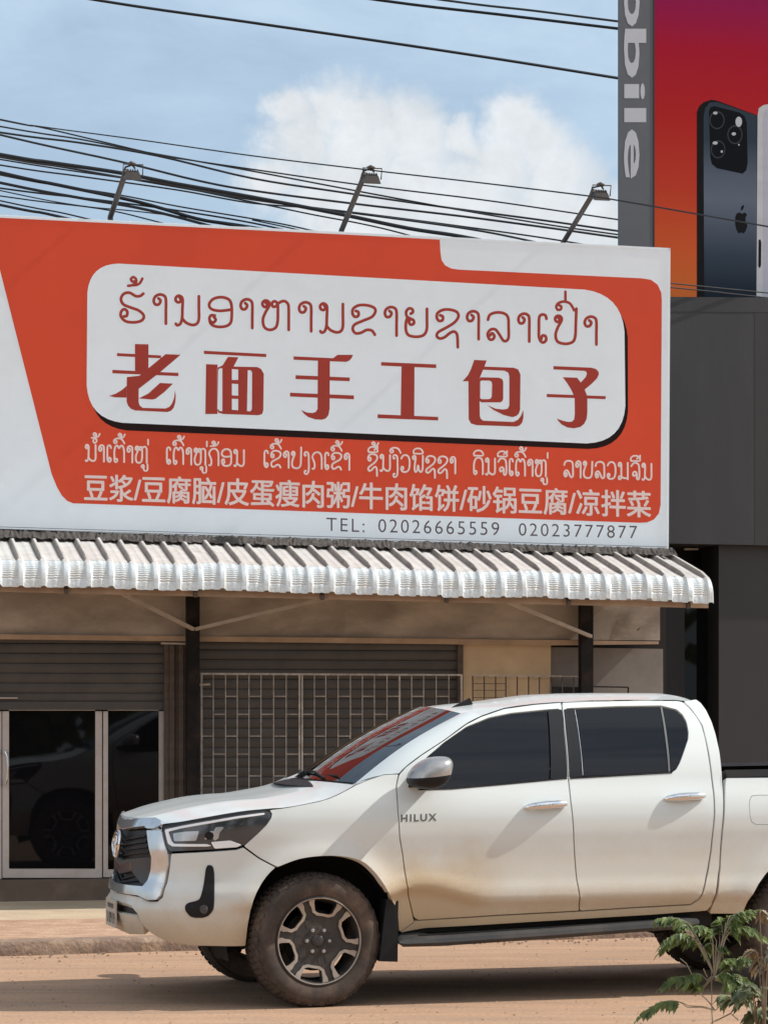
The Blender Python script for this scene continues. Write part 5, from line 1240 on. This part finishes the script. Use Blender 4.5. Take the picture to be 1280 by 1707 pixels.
# --- mirrors, handles, model lettering
mx_, mz_ = tpix(716, 1290, 1.02)
def mirror_body(sg):
    cx, cy, cz = mx_, 1.02, mz_
    cap = MB(); low = MB()
    def surf(g, t0, t1):
        rows = []
        for i in range(13):
            t = t0 + (t1 - t0) * i / 12; r = []
            for j in range(33):
                a = 2 * math.pi * j / 32; ca, sa = math.cos(a), math.sin(a)
                e = lambda c, p: math.copysign(abs(c) ** p, c)
                ring = math.cos(t) ** .62 if math.cos(t) > 0 else 0
                X_ = e(ca, .75) * .122 * ring; Y_ = e(sa, .75) * .13 * ring; Z_ = e(math.sin(t), .8) * .094
                Z_ -= (X_ < 0) * .25 * X_ * 0; X_ += -.05 * (Z_ / .092) * (-1) * .45 - .25 * (Y_) * -.3
                Z_ *= 1 - .28 * max(0, -X_ / .105)
                r.append((cx + X_ + .0, -sg * (cy + Y_), cz + Z_ - .012 * (X_ / .1) * -1))
            rows.append(r if sg > 0 else r[::-1])
        g.grid(rows)
    surf(cap, -0.12, math.pi / 2 - .001); surf(low, -math.pi / 2 + .001, -0.12)
    mo = tpart('mirror', cap, M('chrome_dusty'), 60)
    tpart('mirror_base', low, M('trim_black'), 60, mo)
    g = MB(); x0, z0 = tpix(690, 1306, .88)
    g.hexa([(x0 - .04, -sg * .84, z0 - .03), (x0 + .09, -sg * .84, z0 - .035), (cx + .05, -sg * .95, cz - .075), (cx - .07, -sg * .95, cz - .075), (x0 - .02, -sg * .84, z0 + .05), (x0 + .09, -sg * .84, z0 + .04), (cx + .05, -sg * .95, cz - .02), (cx - .07, -sg * .95, cz - .02)])
    tpart('mirror_arm', g, M('trim_black'), None, mo)
mat('chrome_dusty', (0.40, 0.39, 0.385), 0.26, metal=0.6, var=0.12, scale=14, dirt=((0.42, 0.38, 0.34), 0.7, 18.0))
for sg in (1, -1): mirror_body(sg)
def handle(u0, v0, u1, v1, par):
    q0, z0 = S(u0, v0); q1, z1 = S(u1, v1)
    for sg in (1, -1):
        g = MB(); pts = []; rr = []
        for i in range(15):
            t = i / 14; q = q0 + (q1 - q0) * t; z = z0 + (z1 - z0) * t
            o = .010 + .026 * math.sin(math.pi * min(1, max(0, t))) ** .5; p = sh3(q, z, o); pts.append(Vector((p[0], sg * p[1], p[2]))); rr.append(.025 * (math.sin(math.pi * (.06 + .88 * t))) ** .35 * (1 if t < .75 else 1.12))
        g.tube(pts, rr, 12)
        pr = par if sg == 1 else bpy.data.objects[par['_twin']]
        h_ = tpart('door_handle', g, M('chrome'), 60, pr)
        qc, zc_ = (q0 + q1) / 2 - .005, (z0 + z1) / 2; cup = MB()
        rows = []
        for k in range(7):
            f = k / 6; ring = ell(qc, zc_, .062 * f, .036 * f, 24); ring.append(ring[0])
            rows.append([(lambda p: (p[0], sg * p[1], p[2]))(sh3(a, b, .0022 - .001 * (1 - f))) for (a, b) in ring])
        cup.grid(rows); tpart('handle_cup', cup, M('paint_shade'), 60, pr)
MATS['paint_shade'] = M('paint')
handle(875, 1347, 942, 1341.5, door_f); handle(1108, 1333, 1172, 1328.5, door_r)
g = MB()
A_, B_, C_, D_ = S(668, 1371), S(728, 1369), S(668, 1358.5), S(728, 1356.5)
quad_text(g, 'HILUX', A_, B_, C_, D_, lambda q, z: sh3(q, z, .0014), 0.025, 1.25)
tpart('model_lettering', g, M('letter_chrome'), None, door_f, fix=False)

# --- wheels
def rim_parts():
    tyre = MB(); prof = [(-.12, .262), (-.128, .275), (-.134, .30), (-.136, .33), (-.128, .355), (-.112, .374), (-.098, .382), (-.04, .388), (.04, .388), (.098, .382), (.128, .355), (.134, .30), (.12, .262)]
    tyre.lathe(prof, 96)
    blocks = MB()
    for k in range(64):
        a = 2 * math.pi * k / 64
        for (y0, y1, r0, r1, da) in ((-.118, -.07, .374, .392, .036), (-.05, -.008, .386, .394, .034), (.008, .05, .386, .394, .034), (.07, .118, .374, .392, .036)):
            aa = a + (.02 if y0 > 0 else 0) + (.03 if abs(y0) < .06 else 0)
            if k % 2 and y0 < -.1: r0, r1, y0 = r0 - .012, r1 - .002, y0 - .008
            pt = lambda ang, r, y: (r * math.cos(ang), y, r * math.sin(ang))
            ra_, rb_ = (r0, r1) if y0 < 0 else (r1, r0)
            blocks.hexa([pt(aa - da, .37, y0), pt(aa + da, .37, y0), pt(aa + da, .37, y1), pt(aa - da, .37, y1),
                         pt(aa - da, ra_ + .004, y0), pt(aa + da, ra_ + .004, y0), pt(aa + da, rb_ + .004, y1), pt(aa - da, rb_ + .004, y1)])
    rim = MB(); rim.lathe([(-.118, .266), (-.128, .262), (-.130, .252), (-.122, .246), (-.06, .232), (.02, .225), (.10, .24), (.11, .262)], 72)
    back = MB(); back.lathe([(-.03, .0001), (-.03, .17), (-.025, .18), (.0, .18)], 48)
    def pol(r, a): a = R(a + 90 - 0); return (-r * math.cos(a) * -1, r * math.sin(a))
    wins = []; bands = []
    for k in range(6):
        c = 12 + 60 * k + 30 - 42 + 12
        wins.append([pol(r, c + a) for (r, a) in ((.246, -17), (.248, -9), (.249, 0), (.248, 9), (.246, 17), (.226, 18.5), (.178, 18), (.163, 12), (.160, 0), (.163, -12), (.178, -18), (.226, -18.5))])
        bands.append([pol(r, c + a) for (r, a) in ((.247, -16.5), (.226, -17.8), (.178, -17.5), (.164, -11.5), (.161, 0), (.164, 11.5), (.178, 17.5), (.226, 17.8), (.247, 16.5), (.2475, 25), (.225, 25.5), (.20, 23.5), (.172, 23), (.148, 14), (.1465, 0), (.148, -14), (.172, -23), (.20, -23.5), (.225, -25.5), (.2475, -25))])
    disc_ = MB(); outer = [pol(.250, 360 * i / 72) for i in range(72)]
    v, t_ = fill2d([outer], wins)
    def yy(x, z):
        r = math.hypot(x, z); return -.090 - .012 * min(1, max(0, (r - .10) / .14)) if r > .10 else -.090 + .0 * r
    used = sorted({i for f in t_ for i in f}); ix = {k: j for j, k in enumerate(used)}
    disc_.add([(v[i][0], yy(*v[i]), v[i][1]) for i in used], [tuple(ix[i] for i in f) for f in t_])
    for wl in wins:
        k = len(disc_.v); n_ = len(wl); disc_.v += [(x, yy(x, z), z) for (x, z) in wl] + [(x * .98, -.05, z * .98) for (x, z) in wl]
        disc_.f += [(k + i, k + (i + 1) % n_, k + n_ + (i + 1) % n_, k + n_ + i) for i in range(n_)]
    bd_ = MB(); bd_.lathe([(-.120, .2475), (-.1305, .2485), (-.1315, .2535), (-.127, .256)], 72)
    for bl in bands:
        v, t_ = fill2d([bl], []); k = len(bd_.v); y_ = lambda x, z: yy(x, z) - .014
        bd_.add([(p[0], y_(*p), p[1]) for p in v], t_)
        n_ = len(bl); k = len(bd_.v); bd_.v += [(x, y_(x, z), z) for (x, z) in bl] + [(x, y_(x, z) + .016, z) for (x, z) in bl]
        bd_.f += [(k + i, k + (i + 1) % n_, k + n_ + (i + 1) % n_, k + n_ + i) for i in range(n_)]
    # raised dark wedges that run from the hub between the machined frames
    sp_ = MB()
    for k in range(6):
        c = 12 + 60 * k
        for s in (-1, 1):
            q = [pol(.06, c + s * 14), pol(.145, c + s * 28), pol(.145, c + s * 15), pol(.10, c + s * 7), pol(.06, c + s * 5)]
            sp_.prism([(x, -.097, z) for (x, z) in q], (0, .01, 0))
    hub = MB(); hub.lathe([(-.10, .0001), (-.105, .03), (-.10, .036), (-.088, .04)], 32); hub.lathe([(-.092, .105), (-.097, .09), (-.097, .045)], 48)
    nuts = MB()
    for k in range(6):
        a = R(60 * k + 22); nuts.lathe([(-.114, .0001), (-.114, .009), (-.109, .0125), (-.09, .0135)], 6, (.0695 * math.cos(a), 0, .0695 * math.sin(a)))
    return [('tyre', tyre, 'rubber', 40), ('tread_blocks', blocks, 'tread', None), ('rim', rim, 'rim_dark', 40), ('brake_disc', back, 'chassis', 40), ('rim_spokes', disc_, 'rim_dark', None),
            ('rim_frames', bd_, 'rim_face', None), ('spoke_wedges', sp_, 'rim_dark', None), ('hub_cap', hub, 'rim_dark', 50), ('lug_nuts', nuts, 'chrome_dusty', None)]
RP = rim_parts(); first = {}
for i, (cx, sg) in enumerate(((0, 1), (WB, 1), (0, -1), (WB, -1))):
    w = bpy.data.objects.new('wheel', None); COL.objects.link(w); w.parent = truck
    w.location = (cx, -sg * .770, WR); w.empty_display_size = .1
    spin = R((-37, 23, 11, 37)[i]); steer = R(4) if cx == 0 else 0
    w.rotation_euler = (0, spin, (math.pi if sg < 0 else 0) + steer)
    for (nm, mb_, mt, sm) in RP:
        if i == 0:
            o = mk(nm, mb_, M(mt), None, sm, keep=True); first[nm] = o
        else:
            o = first[nm].copy(); COL.objects.link(o)
        o.parent = w; o.location = (0, 0, 0)
#@@NEXT
# ------------------------------------------------------------------ young roadside plants in front of the truck bed
def leaf_mat(name, col, tr=0.25):
    m = bpy.data.materials.new(name); m.use_nodes = True; t = m.node_tree; b = t.nodes['Principled BSDF']
    oi = t.nodes.new('ShaderNodeTexCoord'); n = t.nodes.new('ShaderNodeTexNoise'); n.inputs['Scale'].default_value = 22; n.inputs['Detail'].default_value = 3
    t.links.new(oi.outputs['Object'], n.inputs['Vector'])
    r = t.nodes.new('ShaderNodeValToRGB'); r.color_ramp.elements[0].position = .32; r.color_ramp.elements[1].position = .68
    r.color_ramp.elements[0].color = (col[0] * .55, col[1] * .6, col[2] * .6, 1); r.color_ramp.elements[1].color = (col[0] * 1.7, col[1] * 1.5, col[2] * 1.2, 1)
    t.links.new(n.outputs['Fac'], r.inputs[0]); t.links.new(r.outputs[0], b.inputs['Base Color'])
    b.inputs['Roughness'].default_value = .5
    tb_ = t.nodes.new('ShaderNodeBsdfTranslucent'); t.links.new(r.outputs[0], tb_.inputs[0]); mxs = t.nodes.new('ShaderNodeMixShader'); mxs.inputs[0].default_value = tr
    t.links.new(b.outputs[0], mxs.inputs[1]); t.links.new(tb_.outputs[0], mxs.inputs[2]); t.links.new(mxs.outputs[0], t.nodes['Material Output'].inputs[0]); MATS[name] = m
leaf_mat('leaf_green', (0.125, 0.175, 0.060), .35); leaf_mat('leaf_grey', (0.14, 0.165, 0.09)); leaf_mat('leaf_dry', (0.20, 0.155, 0.10), .1)
mat('stem', (0.20, 0.15, 0.10), 0.8, var=0.3, scale=20); mat('stem_pale', (0.34, 0.29, 0.21), 0.8, var=0.3, scale=20)
def leaflet(g, base, d, L, w, nrm):
    """toothed drooping leaflet, folded along its midrib"""
    d = d.normalized(); sd = d.cross(nrm).normalized(); nr = sd.cross(d).normalized(); k = len(g.v); pts = []
    prof = [(0, .06), (.14, .55), (.24, .40), (.36, .95), (.46, .62), (.58, .85), (.68, .48), (.80, .42), (.88, .2), (1, .02)]
    for (t, h) in prof:
        c = base + d * (L * t) + Vector((0, 0, -1)) * (L * .42 * t * t)
        g.v += [tuple(c + sd * (w * h) + nr * (w * h * .30)), tuple(c), tuple(c - sd * (w * h) + nr * (w * h * .30))]
    for i in range(len(prof) - 1):
        a = k + 3 * i; g.f += [(a, a + 1, a + 4, a + 3), (a + 1, a + 2, a + 5, a + 4)]
def frond(g, gs, base, tip, n=6, L=.06, droop=.04):
    n += 4; L *= 1.0
    ax = tip - base; ln = ax.length; pts = []
    for i in range(9):
        t = i / 8; pts.append(base + ax * t + Vector((0, 0, 1)) * (droop * 4 * t * (1 - t)))
    gs.tube(pts, [.0022 - .0014 * i / 8 for i in range(9)], 5)
    for i in range(n):
        t = .22 + .74 * i / max(1, n - 1); p = base + ax * t + Vector((0, 0, 1)) * (droop * 4 * t * (1 - t))
        for s in (-1, 1):
            out = Vector((ax.y, -ax.x, 0)); out = out.normalized() if out.length > 1e-6 else Vector((0, 1, 0))
            d = (ax.normalized() * .55 + out * s * .75 + Vector((rng.uniform(-.25, .25), rng.uniform(-.25, .25), rng.uniform(-.75, -.1)))).normalized()
            leaflet(g, p, d, L * rng.uniform(.75, 1.2) * (1.1 - .35 * t), L * .30 * rng.uniform(.8, 1.2), Vector((rng.uniform(-.5, .5), rng.uniform(-.7, 0), 1)))
    leaflet(g, tip, ax.normalized() + Vector((0, 0, -.5)), L * .9, L * .26, Vector((0, 0, 1)))
def pz(x, y, d): return P(1060 + x / 5.818, 1480 + y / 5.819, d)
def plant(name, label, foot_px, top_px, d0, fronds, leafm, stemm, shoots=(), r=.006):
    foot = P(foot_px[0], foot_px[1], d0); foot.z = 0.0
    t = empty(name, foot, label, 'plant'); gl = MB(); gs = MB()
    top = P(top_px[0], top_px[1], d0)
    gs.tube([foot, foot.lerp(top, .35) + Vector((.008, 0, 0)), foot.lerp(top, .7) - Vector((.004, 0, 0)), top], [r, r * .8, r * .55, r * .3], 7)
    more = []
    for (o, b, tp, n, L, dr) in fronds:
        if n >= 5: more.append((o, (b[0] + rng.uniform(-45, 45), b[1] + rng.uniform(-35, 35)), (b[0] + (tp[0] - b[0]) * .8 + rng.uniform(-60, 60), b[1] + (tp[1] - b[1]) * .8 + rng.uniform(-60, 50)), n - 1, L * .85, dr))
    for (o, b, tp, n, L, dr) in list(fronds) + more:
        dd = d0 + rng.uniform(-.12, .12); O = pz(*o, d0); B_ = pz(*b, (d0 + dd) / 2); T_p = pz(*tp, dd)
        gs.tube([O, O.lerp(B_, .5) + Vector((0, 0, .006)), B_], [.0035, .0028, .0022], 5)
        frond(gl, gs, B_, T_p, n, L, dr)
    for sh_ in shoots: gs.tube([pz(*q, d0 + rng.uniform(-.05, .05)) for q in sh_], .0022, 5)
    mk('foliage', gl, M(leafm), t, None, fix=False); mk('stem', gs, M(stemm), t, 60)
    return t
# origin, frond base, frond tip (pixels of an enlarged crop), leaflet pairs, leaflet length, arch
FR = [((765, 860), (640, 600), (440, 480), 6, .050, .02), ((760, 850), (600, 560), (250, 620), 8, .055, .05), ((755, 840), (540, 420), (215, 330), 7, .055, .035), ((760, 850), (745, 520), (610, 400), 6, .055, .03),
      ((765, 850), (860, 470), (1210, 250), 9, .058, .05), ((770, 840), (870, 480), (1215, 500), 8, .058, .05), ((765, 850), (845, 560), (820, 330), 6, .055, .03), ((760, 860), (740, 560), (690, 620), 4, .05, .02),
      ((765, 870), (620, 1000), (280, 960), 9, .058, .05), ((765, 900), (860, 920), (1110, 960), 7, .06, .04), ((765, 900), (880, 910), (990, 1000), 6, .06, .03), ((765, 860), (700, 920), (470, 930), 6, .055, .04),
      ((765, 1190), (510, 1150), (40, 1265), 9, .052, .045), ((765, 1190), (650, 1060), (580, 930), 5, .05, .02), ((765, 880), (980, 770), (1080, 690), 5, .062, .02), ((765, 880), (990, 760), (880, 720), 4, .06, .02),
      ((765, 860), (560, 440), (480, 350), 5, .055, .02), ((765, 860), (870, 400), (1000, 320), 6, .055, .03), ((765, 870), (800, 900), (900, 870), 5, .06, .03), ((765, 880), (780, 620), (850, 600), 4, .05, .02)]
plant('young_shrub', 'young green roadside plant with drooping toothed leaves in front of the rear wheels', (1192, 1850), (1186, 1615), 12.0, FR, 'leaf_green', 'stem_pale',
      [((765, 860), (700, 740), (650, 620)), ((765, 860), (750, 700), (740, 560)), ((768, 860), (840, 640), (870, 340)), ((690, 870), (655, 790)), ((560, 880), (490, 740), (430, 690))], .0055)
FR2 = [((1180, 1420), (1190, 1180), (1290, 1000), 6, .07, .03), ((1180, 1420), (1130, 1180), (870, 1130), 7, .065, .04), ((1180, 1420), (1160, 1120), (1010, 1060), 6, .065, .04), ((1180, 1420), (1230, 1200), (1330, 1150), 5, .07, .04),
       ((1180, 1420), (1200, 1250), (1110, 1290), 5, .07, .03), ((1180, 1420), (1250, 1250), (1270, 1290), 5, .07, .03), ((980, 1130), (930, 1110), (840, 1080), 4, .06, .02), ((1180, 1420), (1140, 1100), (1100, 950), 5, .06, .02), ((1180, 1420), (1290, 1300), (1400, 1250), 6, .07, .03)]
plant('grey_weed', 'greyish leafy weed low at the right edge of the picture beside the green plant', (1265, 1880), (1262, 1690), 11.8, FR2, 'leaf_grey', 'stem', [((920, 1220), (980, 1120), (1060, 1060)), ((720, 1320), (920, 1220)), ((770, 1300), (920, 1225), (990, 1290))], .005)
FR3 = [((1250, 1420), (1180, 660), (1110, 640), 4, .05, .02), ((1250, 1420), (1230, 690), (1160, 760), 5, .055, .02), ((1250, 1420), (1270, 640), (1330, 600), 5, .055, .02), ((1250, 1420), (1240, 720), (1320, 760), 5, .055, .02), ((1250, 1420), (1200, 250), (1250, 290), 3, .05, .02)]
plant('dry_weed', 'dry brown weed stalk at the right edge in front of the rear tyre', (1276, 1890), (1272, 1660), 11.5, FR3, 'leaf_dry', 'stem', (), .004)
# strip of rough verge where the plants root, and scattered crumbs on the road
g = MB()
for i in range(900):
    d = rng.uniform(14.0, 21.0); u = rng.uniform(-60, 1340); c = P(u, HY, d); c.z = 0
    if (c - K0).dot(KN) < 0.05: continue
    r = rng.choice([.004, .005, .006, .009]) * rng.uniform(.7, 1.3)
    c.z = r * .35
    g.add([c + Vector((r, 0, 0)), c + Vector((-r * .7, r * .6, 0)), c + Vector((-r * .5, -r * .8, 0)), c + Vector((0, 0, r * .7)), c + Vector((0, 0, -r * .5))], [(0, 1, 3), (1, 2, 3), (2, 0, 3)])
structure(mk('road_gravel', g, M('kerb')), 'stuff')

# ------------------------------------------------------------------ trees across the road, behind the viewer (seen mirrored in the glass)
g = MB()
for k in range(13):
    x0 = -9 + 3.0 * k + rng.uniform(-.8, .8); y0 = rng.uniform(-9.5, -6.5); H = rng.uniform(6.0, 8.5) if x0 < 7 else rng.uniform(12.0, 15.5)
    for i in range(260):
        a = rng.uniform(0, 6.28); rr = abs(rng.gauss(0, .55)); zz = rng.uniform(.8, H); w = 2.2 * math.sin(math.pi * min(1, .12 + .85 * zz / H)) ** .6
        c = Vector((x0 + math.cos(a) * rr * w, y0 + math.sin(a) * rr * w * .7, zz)); n1 = Vector((rng.uniform(-1, 1), rng.uniform(-1, 1), rng.uniform(-1, 1))).normalized(); n2 = n1.orthogonal().normalized() * rng.uniform(.25, .5); n1 = n1 * rng.uniform(.3, .6)
        g.add([c - n1, c + n2 * .7, c + n1, c - n2], [(0, 1, 2, 3)])
structure(mk('far_trees', g, M('leaf_green'), fix=False), 'stuff')
